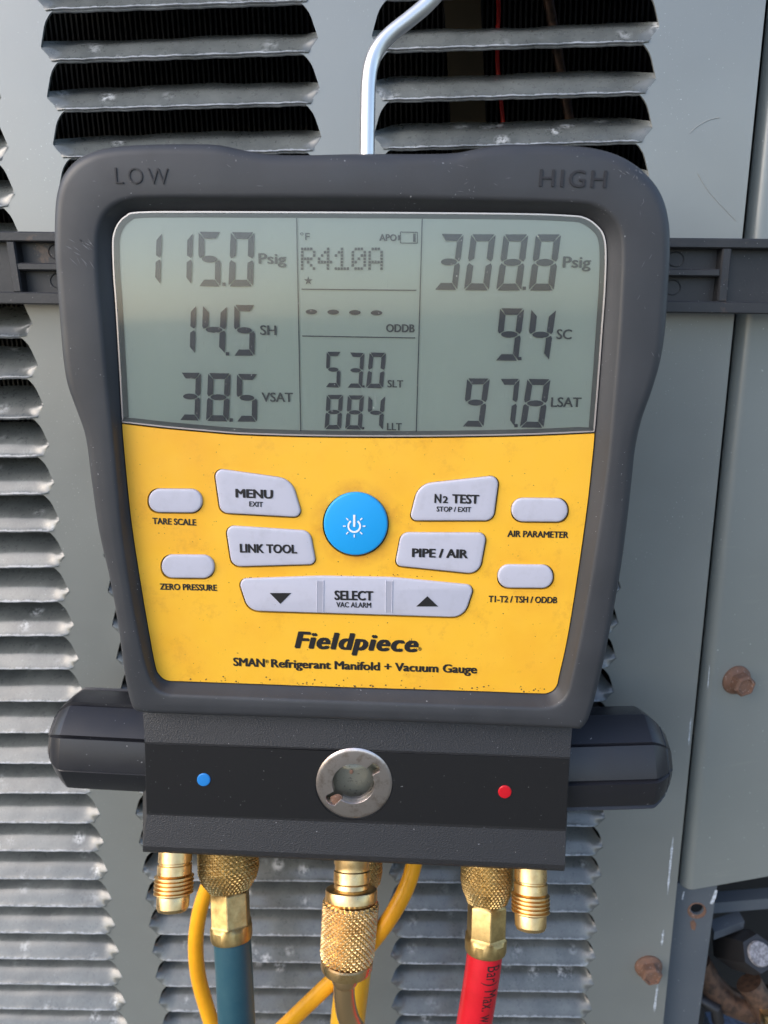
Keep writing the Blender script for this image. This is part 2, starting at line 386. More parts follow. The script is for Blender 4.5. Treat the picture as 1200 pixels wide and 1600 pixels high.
M_GROUND = mat('ground_gravel', (.2, .19, .17), .9, build_fn=lambda t, b: t.L.new(t.mix(t.noise(3, 6, .7), (.075, .08, .055), (.15, .145, .12)), b.inputs['Base Color']))
M_CAP = mat('valve_cap_black', (.02, .02, .022), .4)
M_GALV = mat('galvanised_end', (.3, .3, .32), .5, build_fn=lambda t, b: t.L.new(t.mix(t.ramp(t.noise(600, 4, .7), .4, .6), (.12, .12, .135), (.30, .30, .33)), b.inputs['Base Color']))
M_BLUEV = mat('blue_grey_valve', (.12, .17, .25), .5, build_fn=lambda t, b: t.L.new(t.mix(t.ramp(t.noise(500, 4), .5, .7), (.12, .17, .26), (.05, .055, .07)), b.inputs['Base Color']))
M_COPV = mat('dull_copper', (.26, .16, .11), .45, metal=.6, build_fn=lambda t, b: t.L.new(t.mix(t.ramp(t.noise(300, 4), .4, .7), (.17, .105, .075), (.06, .045, .04)), b.inputs['Base Color']))

# ------------------------------------------------------------------ ground
g = MB(); g.add([Vector((x, y, 0)) for x, y in ((-300, -300), (300, -300), (300, 300), (-300, 300))], [(0, 1, 2, 3)])
go = build('ground', g, M_GROUND, smooth=0); go['kind'] = 'structure'

# ------------------------------------------------------------------ the condenser cabinet
AC = thing('air_conditioner', 'grey louvred outdoor condenser cabinet with rusty bolts standing behind the gauge', 'air conditioner', (0, .2, 0))
PITCH, INS, BAND = .0175, .0042, .0052
COLW = .1095
COLX = [-.1436-COLW, -.1251, .0049]           # left ends of the three louvre columns
COLX[1] = -.1251
RIGHTS = [COLX[0]+COLW, -.0160, .1144]
XL, XS = -.275, .15337
NROW0, NROW1 = -25, 14
ZB, ZT = .30, Z0+.47
lip = lambda n: Z0-n*PITCH-BAND
def strip_edge(x, sgn):                        # saw-toothed edge of a strip; sgn +1: hole lies towards +x
    out = []
    for n in range(NROW1, NROW0-1, -1):        # going up
        z0 = lip(n); zt = lip(n-1)
        # x grows into the strip's own hole side by INS where the strip is widest (top of each hole)
        out.append((x+sgn*INS, z0)); out.append((x+sgn*INS*.30, z0+BAND*.62)); out.append((x, z0+BAND))
        for f, dx, dz in ((.52, 0, .0056), (.72, 0, .0038), (.92, .0001, .0025), (1, .0007, .0014), (1, .0017, .0006), (1, .0030, .00018), (1, .0042, .00002)):
            out.append((x+sgn*(INS*f+dx), zt-dz))      # rounded upper corner of the hole
    return out
panel = MB()
def strip(left_edge, right_edge):
    poly = right_edge+list(reversed(left_edge))
    pts = [Vector((x, 0, z)) for x, z in poly]; tri = tessellate_polygon([pts]); n = len(pts)
    panel.add(pts+[p+Vector((0, .0011, 0)) for p in pts], list(tri)+[tuple(i+n for i in t) for t in tri]+[(i, (i+1) % n, n+(i+1) % n, n+i) for i in range(n)])
zlo, zhi = lip(NROW1), lip(NROW0-1)
strip([(XL, zlo), (XL, zhi)], strip_edge(COLX[0], 1))
strip(strip_edge(RIGHTS[0], -1), strip_edge(COLX[1], 1))
strip(strip_edge(RIGHTS[1], -1), strip_edge(COLX[2], 1))
strip(strip_edge(RIGHTS[2], -1), [(XS, zlo), (XS, zhi)])
# sheet below and above the louvres, and the returned edge at the right
for z0, z1 in ((ZB, zlo-.0003), (zhi+.0003, ZT)):
    panel.box(Vector(((XL+XS)/2, .00055, (z0+z1)/2)), Vector(((XS-XL)/2, 0, 0)), Vector((0, .00055, 0)), Vector((0, 0, (z1-z0)/2)))
panel.box(Vector((XS-.0006, .0074, (ZB+ZT)/2)), Vector((.0006, 0, 0)), Vector((0, .0062, 0)), Vector((0, 0, (ZT-ZB)/2-.002)))
LP = build('louvre_panel', panel, M_SHEET, AC, smooth=30)

prof = [(.0006, -.0001), (-.0005, -.0002), (-.0009, .0001), (-.0008, .0004), (-.0002, .0009), (.0005, .0017), (.0016, .0032), (.0028, .0047), (.0037, .0057), (.0048, .0066), (.0064, .0075), (.0086, .0085), (.0112, .0096), (.0140, .0108), (.0168, .0120), (.0190, .0128)]
def slat_mesh(width, seed):
    rnd = random.Random(seed); nx = 56
    mb = MB(); front = []; a = []
    ph = [rnd.uniform(0, 6.28) for _ in range(4)]
    for j, (y, z) in enumerate(prof):
        row = []
        ins = INS*max(0, 1-max(z, 0)/BAND)**1.0-.0005 if z <= BAND else -.0005-.0006*min(1, (z-BAND)/.004)
        for i in range(nx+1):
            t = i/nx; t = .5-.5*math.cos(math.pi*t)*(.55+.45*abs(math.cos(math.pi*t)))   # crowd columns at the ends
            x = ins+(width-2*ins)*t
            s = min(x, width-x); k = min(1, max(0, s)/.0085); k = k*k*(3-2*k)
            e = -.00006 if z < BAND-.0004 else .0008+.12*(z-BAND+.0004)     # where the ends of the slat run out behind the sheet
            yy = e+(y-e)*k
            zz = z if z <= BAND else BAND+(z-BAND)*(.30+.70*k)
            wob = .00032*math.sin(x*90+ph[0])+.00018*math.sin(x*260+ph[1])
            zz += wob*(max(z,0)/.0140) + (.00010*math.sin(x*420+ph[2])+.00007*math.sin(x*1130+ph[3]) if j < 5 and 0 < i < nx else 0)
            row.append(Vector((x, yy, zz))); a.append(max(0, 1-abs(z)/.0020)*(.10+.90*k) + (.25 if j == len(prof)-1 else 0))
        front.append(row)
    n = nx+1; m = len(prof)
    vs = [p for r in front for p in r]+[p+Vector((.0, .0009, -.0006)) for r in front for p in r]
    fs = []
    for j in range(m-1):
        for i in range(nx):
            q = (j*n+i, j*n+i+1, (j+1)*n+i+1, (j+1)*n+i); fs.append(q); fs.append(tuple(v+n*m for v in q))
    for i in range(nx):
        fs.append((i, i+1, n*m+i+1, n*m+i)); o = (m-1)*n; fs.append((o+i, o+i+1, n*m+o+i+1, n*m+o+i))
    mb.add(vs, fs, a+a); return mb
inv = WM[AC].inverted()
for ci in range(3):
    wd = RIGHTS[ci]-COLX[ci]; protos = []
    for s in range(4):
        q = slat_mesh(wd, ci*10+s); q.v = [WM[AC]@v for v in q.v]
        protos.append(q)
    datas = [None]*4
    for n in range(NROW0, NROW1+1):
        s = (n*7+ci*3) % 4
        loc = Vector((COLX[ci], 0, lip(n)))+inv.translation
        if datas[s] is None:
            o = build('louvre', protos[s], M_SLAT, LP, smooth=50, attr=True); datas[s] = o.data
        else:
            o = new('louvre', datas[s], LP, M_SLAT)
        o.location = loc; rs = random.Random(n*31+ci); o.rotation_euler = (R_(rs.uniform(-1.8, 1.8)), R_(rs.uniform(-.12, .12)), 0)

# coil, shell and what shows through the louvres
coil = MB()
for i in range(190):
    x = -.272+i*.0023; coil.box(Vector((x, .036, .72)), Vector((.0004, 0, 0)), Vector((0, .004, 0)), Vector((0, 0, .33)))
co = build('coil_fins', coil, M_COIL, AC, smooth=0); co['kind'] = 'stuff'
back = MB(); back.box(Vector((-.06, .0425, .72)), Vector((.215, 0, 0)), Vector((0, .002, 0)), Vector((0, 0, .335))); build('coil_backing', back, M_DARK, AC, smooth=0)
sh = MB()
XR = .36
def quad(mb, a, b, c, d): mb.add([Vector(a), Vector(b), Vector(c), Vector(d)], [(0, 1, 2, 3)])
quad(sh, (XL, .003, .05), (XL, .5, .05), (XL, .5, ZT), (XL, .003, ZT)); quad(sh, (XL, .5, .05), (XR, .5, .05), (XR, .5, ZT), (XL, .5, ZT))
quad(sh, (XR, .10, .05), (XR, .5, .05), (XR, .5, ZT), (XR, .10, ZT)); quad(sh, (XL, .003, ZT), (XR, .06, ZT), (XR, .5, ZT), (XL, .5, ZT)); quad(sh, (XL, .003, .05), (XR, .06, .05), (XR, .5, .05), (XL, .5, .05))
build('cabinet_shell', sh, M_SHEET, AC, smooth=0)
lo = MB(); lo.box(Vector(((XL+XS)/2, .002, .175)), Vector(((XS-XL)/2, 0, 0)), Vector((0, .0006, 0)), Vector((0, 0, .1245))); build('lower_panel', lo, M_PANEL, AC, smooth=0)
wi = MB(); wi.tube(smooth_closed([PY(*p, .026) for p in ((772, -60), (779, 10), (777, 60), (778, 110), (784, 170), (789, 225), (792, 280))], 6, False), .0009, 10); build('red_wire', wi, M_REDWIRE, AC)
bd = MB(); a, b = PY(720, -40, .029), PY(735, 260, .029); bd.box((a+b)/2, Vector((.0075, 0, 0)), Vector((0, .0008, 0)), (a-b)/2); build('inner_strap', bd, M_STRAP, AC, smooth=0)
b2 = MB(); a, b = PY(850, -40, .030), PY(892, 200, .030); b2.tube([a, b], .0022, 10); build('inner_pipe', b2, M_COPV, AC)

# chipped paint along the sheet's edge
ch = MB()
def chips(lst):
    for (x0, y0, x1, y1, wd) in lst:
        k = 9; L = []; Rr = []
        for i in range(k+1):
            t = i/k; x = x0+(x1-x0)*t; y = y0+(y1-y0)*t; q = wd*(.35+.65*random.random())*min(1, 4*t+.15, 4*(1-t)+.15)
            L.append(PY(x-q, y, -.00012)); Rr.append(PY(x+q*.6, y, -.00012))
        for i in range(k): ch.add([L[i], Rr[i], Rr[i+1], L[i+1]], [(0, 1, 2, 3)])
chips([(1052, 1308, 1043, 1398, 3.4), (1037, 1452, 1034, 1478, 2.5), (1028, 1536, 1023, 1582, 2.6), (1026, 1548, 1021, 1580, 1.8), (1080, 1120, 1076, 1165, 1.5), (1109, 1040, 1106, 1075, 1.2)])
cp = build('paint_chips', ch, M_CHIP, LP, smooth=0); cp['kind'] = 'stuff'
sc = MB()
for pts in ([(1078, 208), (1086, 200), (1100, 191), (1112, 186), (1124, 184)], [(1090, 270), (1100, 288), (1115, 308), (1150, 345)]):
    sc.tube([PY(*p, -.00005) for p in smooth_closed(pts, 4, False)], .00018, 6)
build('scratches', sc, M_SCR, LP)['kind'] = 'stuff'

# access panel, set back round the corner
AX, AY = XS+.0070, .0055
ANG = R_(13)
adir = Vector((math.cos(ANG), math.sin(ANG), 0)); anor = Vector((math.sin(ANG), -math.cos(ANG), 0))
zbot = PY(1073, 1392, AY).z
ap = MB(); zt = ZT
rollp = [(.0, .0052), (.0002, .0040), (.0008, .0026), (.0018, .0012), (.0030, .0004), (.0044, 0), (.20, 0)]
rr = []
for dx, dy in rollp:
    rr.append([Vector((AX, AY, 0))+adir*dx-anor*dy+Vector((0, 0, z)) for z in (zbot, zt)])
ap.loft([[r[0], r[1]] for r in rr], closed=False)
ap.loft([[r[0]+Vector((0, .0012, 0)), r[1]+Vector((0, .0012, 0))] for r in rr], closed=False)
ap.loft([[r[0], r[0]+Vector((0, .0012, 0))] for r in rr], closed=False)
APN = build('access_panel', ap, M_PANEL, AC, smooth=45)
def on_access(px, py):                          # photo point on the angled panel
    d = fwd + right*((px-600)/F) + down*((py-800)/F); q = Vector((AX, AY, 0)); s = (q-CAM).dot(anor)/d.dot(anor); return CAM+d*s
def bolt(c, nrm, r, parent, label):
    up = Vector((0, 0, 1)); x = (up-nrm*up.dot(nrm)).normalized()
    hx = lambda a, t: 1/ (math.cos(((a+.3) % (math.pi/3))-math.pi/6)) if t > .42 else 1
    mb = MB(); mb.lathe(c-nrm*.001, c+nrm*r*1.05, [(0, r*.98), (.14, r), (.22, r*.98), (.28, r*.90), (.43, r*.66), (.88, r*.66), (.96, r*.60), (1.0, r*.53), (.985, r*.47), (.90, r*.43)], 48, hx, x)
    return build('bolt', mb, M_RUST, parent, smooth=20, label=label)
pt = on_access(1150, 1062); bolt(pt, anor, 25*mpp(1150, 1062, -.07), APN, 'large rusty hex bolt on the right access panel')
pt = PY(1013, 1510, 0); bolt(pt, Vector((0, -1, 0)), 21.5*mpp(1013, 1510, -.07), LP, 'small rusty hex bolt at the bottom of the louvred sheet')

# bracket plate under the access panel, with its rusty hole
by = .0105
outer = [PY(x, y, by) for x, y in ((1058, 1380), (1122, 1375), (1118, 1400), (1091, 1600), (1080, 1690), (1015, 1690))]
hole = [PY(x, y, by) for x, y in ell(1089, 1420, 10, 8.5, 24)]
bm_ = holed(outer, [hole], .0015); BR = build('bracket_plate', bm_, M_BRACKET, AC, smooth=0)
rg = MB(); rings = []
for s, dy in ((1.0, .0001), (1.28, -.0004), (1.5, -.0001)): rings.append([PY(1089+(x-1089)*s, 1420+(y-1420)*s+ (3 if s > 1.2 else 0), by+dy) for x, y in ell(1089, 1420, 10, 8.5, 24)])
rg.loft(rings); build('rust_ring', rg, M_RUST, BR)
dr = MB(); flat_pts = [(1078, 1440), (1084, 1437), (1088, 1444), (1086, 1454), (1080, 1452)]
o3 = [PY(x, y, by-.0002) for x, y in flat_pts]; dr.add(o3, [tuple(range(len(o3)))]); build('rust_run', dr, M_RUST, BR, smooth=0)
pk = MB()
for q in ([(1117, 1391), (1121, 1391), (1119, 1402), (1114, 1413), (1109, 1412)], [(1068, 1393), (1069.5, 1393), (1067, 1406), (1065, 1405)]):
    o3 = [PY(x, y, by-.0002) for x, y in q]; pk.add(o3, [tuple(range(len(o3)))])
build('paint_chips', pk, M_CHIP, BR, smooth=0)['kind'] = 'stuff'

# valve bay behind
cav = MB(); cv0, cv1 = XS+.012, XR-.004
quad(cav, (cv0, .10, .25), (cv1, .14, .25), (cv1, .14, zbot+.03), (cv0, .10, zbot+.03)); build('valve_bay', cav, M_DARK, AC, smooth=0)
ld = MB()
for (y0, y1, yy) in ((1392, 1408, .040), (1436, 1448, .030)):
    a = PY(1118, (y0+y1)/2+3, yy); h = (PY(1150, y0, yy)-PY(1150, y1, yy)).length/2
    ld.box(a+Vector((.028 if yy > .035 else .006, 0, 0)), Vector((.034 if yy > .035 else .010, .004, 0)), Vector((0, .004, 0)), Vector((0, 0, h)))
build('bay_ledge', ld, M_BRACKET, AC, smooth=0)
SV = None
vb = MB(); vy = .030
vb.tube([PY(1092, 1500, vy), PY(1108, 1535, vy), PY(1130, 1560, vy), PY(1165, 1575, vy), PY(1215, 1560, vy)], [.0062, .0072, .0080, .0082, .0078], 20)
SV = build('service_valve', vb, M_COPV, AC)
hex_ = lambda a, t: 1/math.cos((a % (math.pi/3))-math.pi/6)
vc = MB(); c0, c1 = PY(1138, 1480, .040), PY(1186, 1490, .012)
vc.lathe(c0, c1, [(0, .0092), (.1, .0096), (.8, .0096), (.9, .0088), (1, .0082)], 48, hex_); build('valve_cap', vc, M_CAP, SV, smooth=25)
ve = MB(); ve.lathe(c1-(c1-c0)*.08, c1+(c1-c0)*.04, [(0, .0064), (.8, .0064), (1, .0058)], 32); build('cap_end', ve, M_GALV, SV)
vl = MB(); vl.tube([PY(1170, 1535, .026), PY(1192, 1570, .022), PY(1205, 1610, .020)], [.0075, .0068, .0062], 20); build('valve_port', vl, M_COPV, SV)
vn = MB(); vn.lathe(PY(1205, 1576, .016), PY(1215, 1660, .016), [(0, .0062), (.1, .0066), (.25, .0066), (.27, .0060), (1, .0060)], 40, lambda a, t: 1+.02*math.cos(a*30) if t > .26 else 1); build('valve_nut', vn, M_BRASS, SV)
vd = MB(); vd.box(PY(1140, 1620, .045), Vector((.014, 0, 0)), Vector((0, .006, 0)), Vector((0, 0, .0125))); build('valve_base', vd, M_BLUEV, SV, smooth=0)
vk = MB(); vk.tube([PY(1096, 1562, .026), PY(1118, 1575, .022), PY(1122, 1595, .022)], .0035, 14); build('valve_clip', vk, M_CAP, SV)

# ------------------------------------------------------------------ ribbed plastic bar behind the gauge
BARW = -.050
PB = thing('plastic_bar', 'black ribbed plastic bar running level behind the gauge', 'bar', P(600, 425, BARW))
def edge_y(x, ya, yb): return ya+(yb-ya)*x/1200
def bar_strip(x0, x1, f0, f1, w0, w1, mb):
    q = [P(x, fy, w1) for x, fy in ((x0, f0(x0)), (x1, f0(x1)), (x1, f1(x1)), (x0, f1(x0)))]
    o2 = [((p-O).dot(U), (p-O).dot(V)) for p in q]; rings = [[f2(u, v, w0) for u, v in o2], [f2(u, v, w1-.0007) for u, v in o2], [f2(u, v, w1) for u, v in inset2(o2, .0007)]]
    mb.loft(rings, True, True, True)
top = lambda d: (lambda x: 361+x*.0098+d); bot = lambda d: (lambda x: 474.5+x*.0135+d)
XA, XB = -170, 1380
q = MB(); bar_strip(XA, XB, top(2), bot(-2), -.0585, -.0555, q); build('back_plate', q, M_BAR, PB, smooth=30)
q = MB(); bar_strip(XA, XB, top(0), top(16), -.0590, BARW, q); build('rim', q, M_BAR, PB, smooth=30)
q = MB(); bar_strip(XA, XB, bot(-19), bot(0), -.0590, BARW, q); build('rim', q, M_BAR, PB, smooth=30)
for xa, xb in ((18, 300), (820, 1126)):
    q = MB(); bar_strip(xa, xb, lambda x: 410+x*.009, lambda x: 422+x*.009, -.0590, BARW-.0006, q); build('rib', q, M_BAR, PB, smooth=30)
for (xt, xb_, hw) in ((15, 27, 7), (1137, 1129, 7.5), (-110, -104, 7), (1290, 1285, 7)):
    q = MB(); pp = [P(x, y, BARW-.0003) for x, y in ((xt-hw, top(15)(xt)), (xt+hw, top(15)(xt)), (xb_+hw, bot(-18)(xb_)), (xb_-hw, bot(-18)(xb_)))]
    o2 = [((p-O).dot(U), (p-O).dot(V)) for p in pp]; q.loft([[f2(u, v, -.0590) for u, v in o2], [f2(u, v, BARW-.001) for u, v in o2], [f2(u, v, BARW-.0003) for u, v in inset2(o2, .0007)]], True, True, True); build('rib', q, M_BAR, PB, smooth=30)
for cx, cy in ((1056, 405), (1051, 449), (88, 393), (91, 438)):
    q = MB(); q.tube([P(x, y, -.0554) for x, y in ell(cx, cy, 12.5, 11.5, 28)]+[P(*ell(cx, cy, 12.5, 11.5, 28)[0], -.0554)], .00025, 6, False); build('ejector_mark', q, M_BAR, PB)

# ------------------------------------------------------------------ the gauge
G = thing('digital_gauge', 'dark grey and yellow digital manifold gauge hanging by its hook before the louvres', 'gauge', P(558, 1110, -.03))
BODY = [(86,385),(87,325),(92,293),(103,268),(124,247),(158,233),(210,226.5),(290,224.5),(340,226),(380,234),(420,240.5),(470,242),(560,240),(670,240),(715,238),(745,232),(775,227),(810,225),(880,226.5),(932,232),(974,246),(1008,270),(1033,303),(1045,345),(1047,395),(1044,450),(1039,520),(1031,568),(1018,612),(1003,655),(993,700),(988,745),(982,800),(970,890),(953,985),(937,1060),(923,1112),(914,1131),(904,1137),(880,1136),(560,1124),(260,1113.5),(226,1111.5),(212,1108),(205,1096),(196,1055),(184,970),(171,900),(155,830),(143,750),(136,695),(130,668),(118,635),(105,597),(99,558),(94,500),(89,430)]
RIM = [(152,430),(151,395),(152,366),(160,340),(176,322),(200,312),(240,309),(400,309),(600,310),(800,314),(900,317),(934,324),(957,341),(969,364),(972,395),(971,440),(966,530),(958,630),(950,720),(938,810),(924,900),(908,990),(893,1060),(886,1084),(872,1100),(850,1106),(800,1105),(560,1097),(300,1087),(262,1085),(243,1076),(232,1056),(222,1020),(206,940),(190,835),(178,710),(168,610),(158,500)]
FACE = [(180,470),(177,430),(175.5,385),(177,366),(184,349),(196,337),(215,331),(300,330),(560,331),(800,333),(890,336),(915,340),(933,352),(944,368),(947.5,395),(946,450),(941,520),(936,590),(929,677),(925,720),(917,793),(903,893),(887,993),(874,1053),(869,1072),(857,1082),(835,1083),(740,1079.5),(540,1073.5),(400,1068.5),(290,1064.5),(262,1063),(249,1054),(243,1040),(234,993),(220,910),(205,810),(194,700),(191,660),(186,570)]
C0 = d2(560, 700, 0)
NA = 900
def polar(px, wv):
    pts = [d2(x, y, wv) for x, y in [tuple(p) for p in smooth_closed(px, 10)]]
    ang = np.array([math.atan2(v-C0[1], u-C0[0]) for u, v in pts]); rad = np.array([math.hypot(v-C0[1], u-C0[0]) for u, v in pts])
    o = np.argsort(ang); ang, rad = ang[o], rad[o]
    an = np.concatenate([ang-2*math.pi, ang, ang+2*math.pi]); ra = np.concatenate([rad]*3)
    th = np.linspace(-math.pi, math.pi, NA, endpoint=False); return th, np.interp(th, an, ra)
TH_, RO = polar(BODY, -.004); _, RRm = polar(RIM, -.0002); _, RF = polar(FACE, -.006)
def ring(rad, wv):
    wv = wv if hasattr(wv, '__len__') else [wv]*NA
    return [f2(C0[0]+r*math.cos(t), C0[1]+r*math.sin(t), q) for r, t, q in zip(rad, TH_, wv)]
rings = [ring(RO-.010, -.044), ring(RO-.004, -.0435), ring(RO-.0022, -.0415), ring(RO-.0008, -.020), ring(RO, -.0060)]
for a in range(10, 91, 10): rings.append(ring(RO-.0046*(1-math.cos(R_(a))), -.0052+.0050*math.sin(R_(a))))
wd = RO-.0046-(RRm+.0016)
for s in (.25, .5, .75): rings.append(ring(RO-.0046-wd*s, -.0002+.0002*math.sin(math.pi*s)))
rings.append(ring(RRm+.0016, -.0002))
for a in (25, 50, 75): rings.append(ring(RRm+.0016-.0016*math.sin(R_(a))*1.15, -.0002-.0012*(1-math.cos(R_(a)))))
rings.append(ring(RF+.0012+(RRm-RF)*.12, -.0048)); rings.append(ring(RF+.0005, -.0056)); rings.append(ring(RF+.00015, -.0064)); rings.append(ring(RF+.0001, -.0100)); rings.append(ring(RF-.006, -.0130))
hb = MB(); hb.loft(rings, True, True, True)
HOUS = build('rubber_housing', hb, M_RUBBER, G, smooth=60)
q = text('LOW', 181, 287, 264, 288.5, 25.5, .00005, bold=-.012, th=.0003, space=1.35); build('moulded_lettering', q, M_LETTER, HOUS, smooth=0)
q = text('HIGH', 842, 291, 946, 293.5, 26.5, .00005, bold=.004, th=.0003, space=1.2); build('moulded_lettering', q, M_LETTER, HOUS, smooth=0)
M_SCUFF = mat('scuff', (.15, .155, .17), .6)
sf = MB(); rs_ = random.Random(5)
def scuff(x, y, dx, dy, hw):
    L = math.hypot(dx, dy); nx_, ny_ = -dy/L*hw, dx/L*hw; pts = [(x, y), (x+dx*.5+nx_, y+dy*.5+ny_), (x+dx, y+dy), (x+dx*.5-nx_, y+dy*.5-ny_)]
    o3 = [P(a_, b_, .00012) for a_, b_ in pts]; sf.add(o3, [(0, 1, 2, 3)])
for _ in range(16): scuff(rs_.uniform(100, 140), rs_.uniform(372, 412), rs_.uniform(6, 15), rs_.uniform(6, 14), rs_.uniform(.25, .7))
for _ in range(10): scuff(rs_.uniform(965, 1000), rs_.uniform(255, 275), rs_.uniform(-6, 9), rs_.uniform(4, 9), rs_.uniform(.3, .8))
for _ in range(14): scuff(rs_.uniform(300, 900), rs_.uniform(240, 300), rs_.uniform(-12, 14), rs_.uniform(-6, 8), rs_.uniform(.2, .45))
for _ in range(10): scuff(rs_.uniform(1000, 1030), rs_.uniform(300, 560), rs_.uniform(-8, 8), rs_.uniform(5, 14), rs_.uniform(.2, .45))
build('scuff_marks', sf, M_SCUFF, HOUS, smooth=0)['kind'] = 'stuff'

# yellow face plate with real button openings
FW = -.0056
def face_split(upper):
    pass
DIV = [(191, 661.5), (250, 668.5), (320, 675), (377, 679.5), (470, 682.5), (540, 683.5), (640, 683.8), (740, 682.8), (840, 680.5), (928.5, 676.5)]
low = [p for p in [tuple(x) for x in smooth_closed(FACE, 10)]]
def inner(pts, r):                                # photo outline shrunk a little
    c = (560, 700); return [(x+(c[0]-x)*r, y+(c[1]-y)*r) for x, y in pts]
def divy(x):
    return float(np.interp(x, [p[0] for p in DIV], [p[1] for p in DIV]))
i0 = [i for i, p in enumerate(low) if p[1] > divy(p[0])+1]
lowpts = [p for p in low if p[1] > divy(p[0])+1.0]
st = min(range(len(lowpts)), key=lambda i: lowpts[i][1] if lowpts[i][0] > 700 else 9999)
lowpts = lowpts[st:]+lowpts[:st]                  # from the right end of the divide, clockwise round the bottom
plate_px = [(x, y+1.2) for x, y in [tuple(p) for p in smooth_closed(DIV, 3, False)]]+lowpts
BUT = {
 'menu': [(334, 732, 11), (455, 749, 32), (473, 809, 10), (344, 802, 15)],
 'link': [(352, 821.5, 11), (484, 830, 16), (494, 882.5, 9), (362, 886, 16)],
 'n2': [(654, 757, 30), (780.5, 743, 12), (771, 814, 15), (639.5, 814, 9)],
 'pipe': [(627, 832.5, 14), (761, 833, 11), (749, 898, 20), (617, 884.5, 9)],
 'rocker': [(371.5, 905, 10), (500, 900.5, 300), (612, 902.5, 300), (741.5, 915, 10), (725, 965.5, 26), (388, 955, 24)],
}
OVAL = [(231.5, 764, 315.5, 801), (252, 867, 334.5, 903.5), (799.5, 778.5, 887.5, 815.5), (778, 882.5, 864.5, 919)]
def oval(b, g=0): return rp([(b[0]-g, b[1]-g, 18), (b[2]-g*-1, b[1]-g+.8, 18), (b[2]+g, b[3]+g+.8, 18), (b[0]-g, b[3]+g, 18)], 8)
outs = {k: rp(v, 7) for k, v in BUT.items()}
def grow(px, g):
    n = inset2([(x, y) for x, y in px], -g); return n
openings = [grow(outs[k], 1.5) for k in outs]+[oval(b, 1.4) for b in OVAL]+[ell(555.7, 819, 51.8, 50.8, 64)]
fp = holed([P(x, y, FW) for x, y in plate_px], [[P(x, y, FW) for x, y in o] for o in openings], .0012)
FACEP = build('face_plate', fp, M_YELLOW, G, smooth=25)
dk = MB(); rd_ = random.Random(11)
def crumb(x, y, r):
    a0 = rd_.uniform(0, 6); pts = [(x+r*rd_.uniform(.6, 1.2)*math.cos(a0+i*1.05), y+r*rd_.uniform(.5, 1.1)*math.sin(a0+i*1.05)) for i in range(6)]
    o3 = [P(px_, py_, FW+.00006) for px_, py_ in pts]; dk.add(o3+[P(x, y, FW+.00025)], [(i, (i+1) % 6, 6) for i in range(6)])
for _ in range(60):
    x = rd_.uniform(268, 862); crumb(x, 1063+(x-268)*.0345-abs(rd_.gauss(0, 4.5)), rd_.uniform(.6, 1.7))
for _ in range(60):
    x = rd_.uniform(215, 905); y = rd_.uniform(690, 1040); crumb(x, y, rd_.uniform(.4, 1.0)) if 245 < x < 860 or y < 800 else None
for _ in range(26):
    x = rd_.uniform(380, 735); crumb(x, 901+abs(x-556)*.03-rd_.uniform(1, 5), rd_.uniform(.5, 1.2))
ob = build('dirt_specks', dk, M_GRIME, FACEP, smooth=0); ob['kind'] = 'stuff'
bk = MB(); o2 = [d2(x, y, FW) for x, y in plate_px]; tri = tessellate_polygon([[Vector((u, v, 0)) for u, v in o2]]); bk.add([f2(u, v, FW-.00125) for u, v in inset2(o2, .0006)], list(tri)); build('keypad_membrane', bk, M_GRIME, G, smooth=0)
BT = FW+.0010
def button(name, px, mat_, label, dome=.00012, h=BT):
    return build(name, pad(px, FW-.0012, h, .0007, dome), mat_, G, smooth=50, label=label)
tt = lambda b, h=BT, dome=.00012: h+dome+.00003
bb = button('button', outs['menu'], M_BTN, 'menu button with the slanted top'); q = text('MENU', 368, 777, 427, 779, 13, tt(0), .052); text('EXIT', 389.5, 791, 411, 792, 7.6, tt(0), .032, mb=q); build('lettering', q, M_INK, bb, smooth=0)
bb = button('button', outs['link'], M_BTN, 'link tool button'); q = text('LINK TOOL', 375, 863, 464.5, 864.5, 13, tt(0), .052); build('lettering', q, M_INK, bb, smooth=0)
bb = button('button', outs['n2'], M_BTN, 'test button with the slanted top'); q = text('N', 678.5, 785.5, 689.5, 785.8, 13.5, tt(0), .052); text('2', 691.5, 785.8, 700, 786, 10.5, tt(0), .045, mb=q); text('TEST', 706, 786, 748.5, 787, 13.5, tt(0), .052, mb=q); text('STOP / EXIT', 682, 799, 736, 800, 7.6, tt(0), .032, mb=q); build('lettering', q, M_INK, bb, smooth=0)
bb = button('button', outs['pipe'], M_BTN, 'pipe and air button'); q = text('PIPE / AIR', 643.5, 870, 731, 872, 13, tt(0), .052); build('lettering', q, M_INK, bb, smooth=0)
bb = button('rocker_button', outs['rocker'], M_BTN, 'wide rocker button with down arrow, select and up arrow', 0)
q = text('SELECT', 522.5, 937, 583.5, 938, 14, BT+.00005, .052); text('VAC ALARM', 525.5, 948.5, 580, 949.5, 7.8, BT+.00005, .032, mb=q); build('lettering', q, M_INK, bb, smooth=0)
q = flat([(421.5, 926.5), (455, 926.5), (438.2, 943.5)], BT+.00004); build('arrow', q, M_INK, bb, smooth=0)
q = flat([(650.5, 947.5), (684.5, 947.5), (667.8, 931.5)], BT+.00004); build('arrow', q, M_INK, bb, smooth=0)
for x0, x1 in ((495.5, 505.5), (603, 613)):
    q = flat([(x0, 908), (x1, 908.5), (x1-.5, 956.5), (x0-.5, 956)], BT+.00003); build('groove', q, M_GROOVE, bb, smooth=0)
    q = MB(); 
    for xx in (x0, x1): q.tube([P(xx, 907, BT+.00004), P(xx-.5, 957, BT+.00004)], .00022, 8)
    build('groove_edge', q, M_BTN, bb)
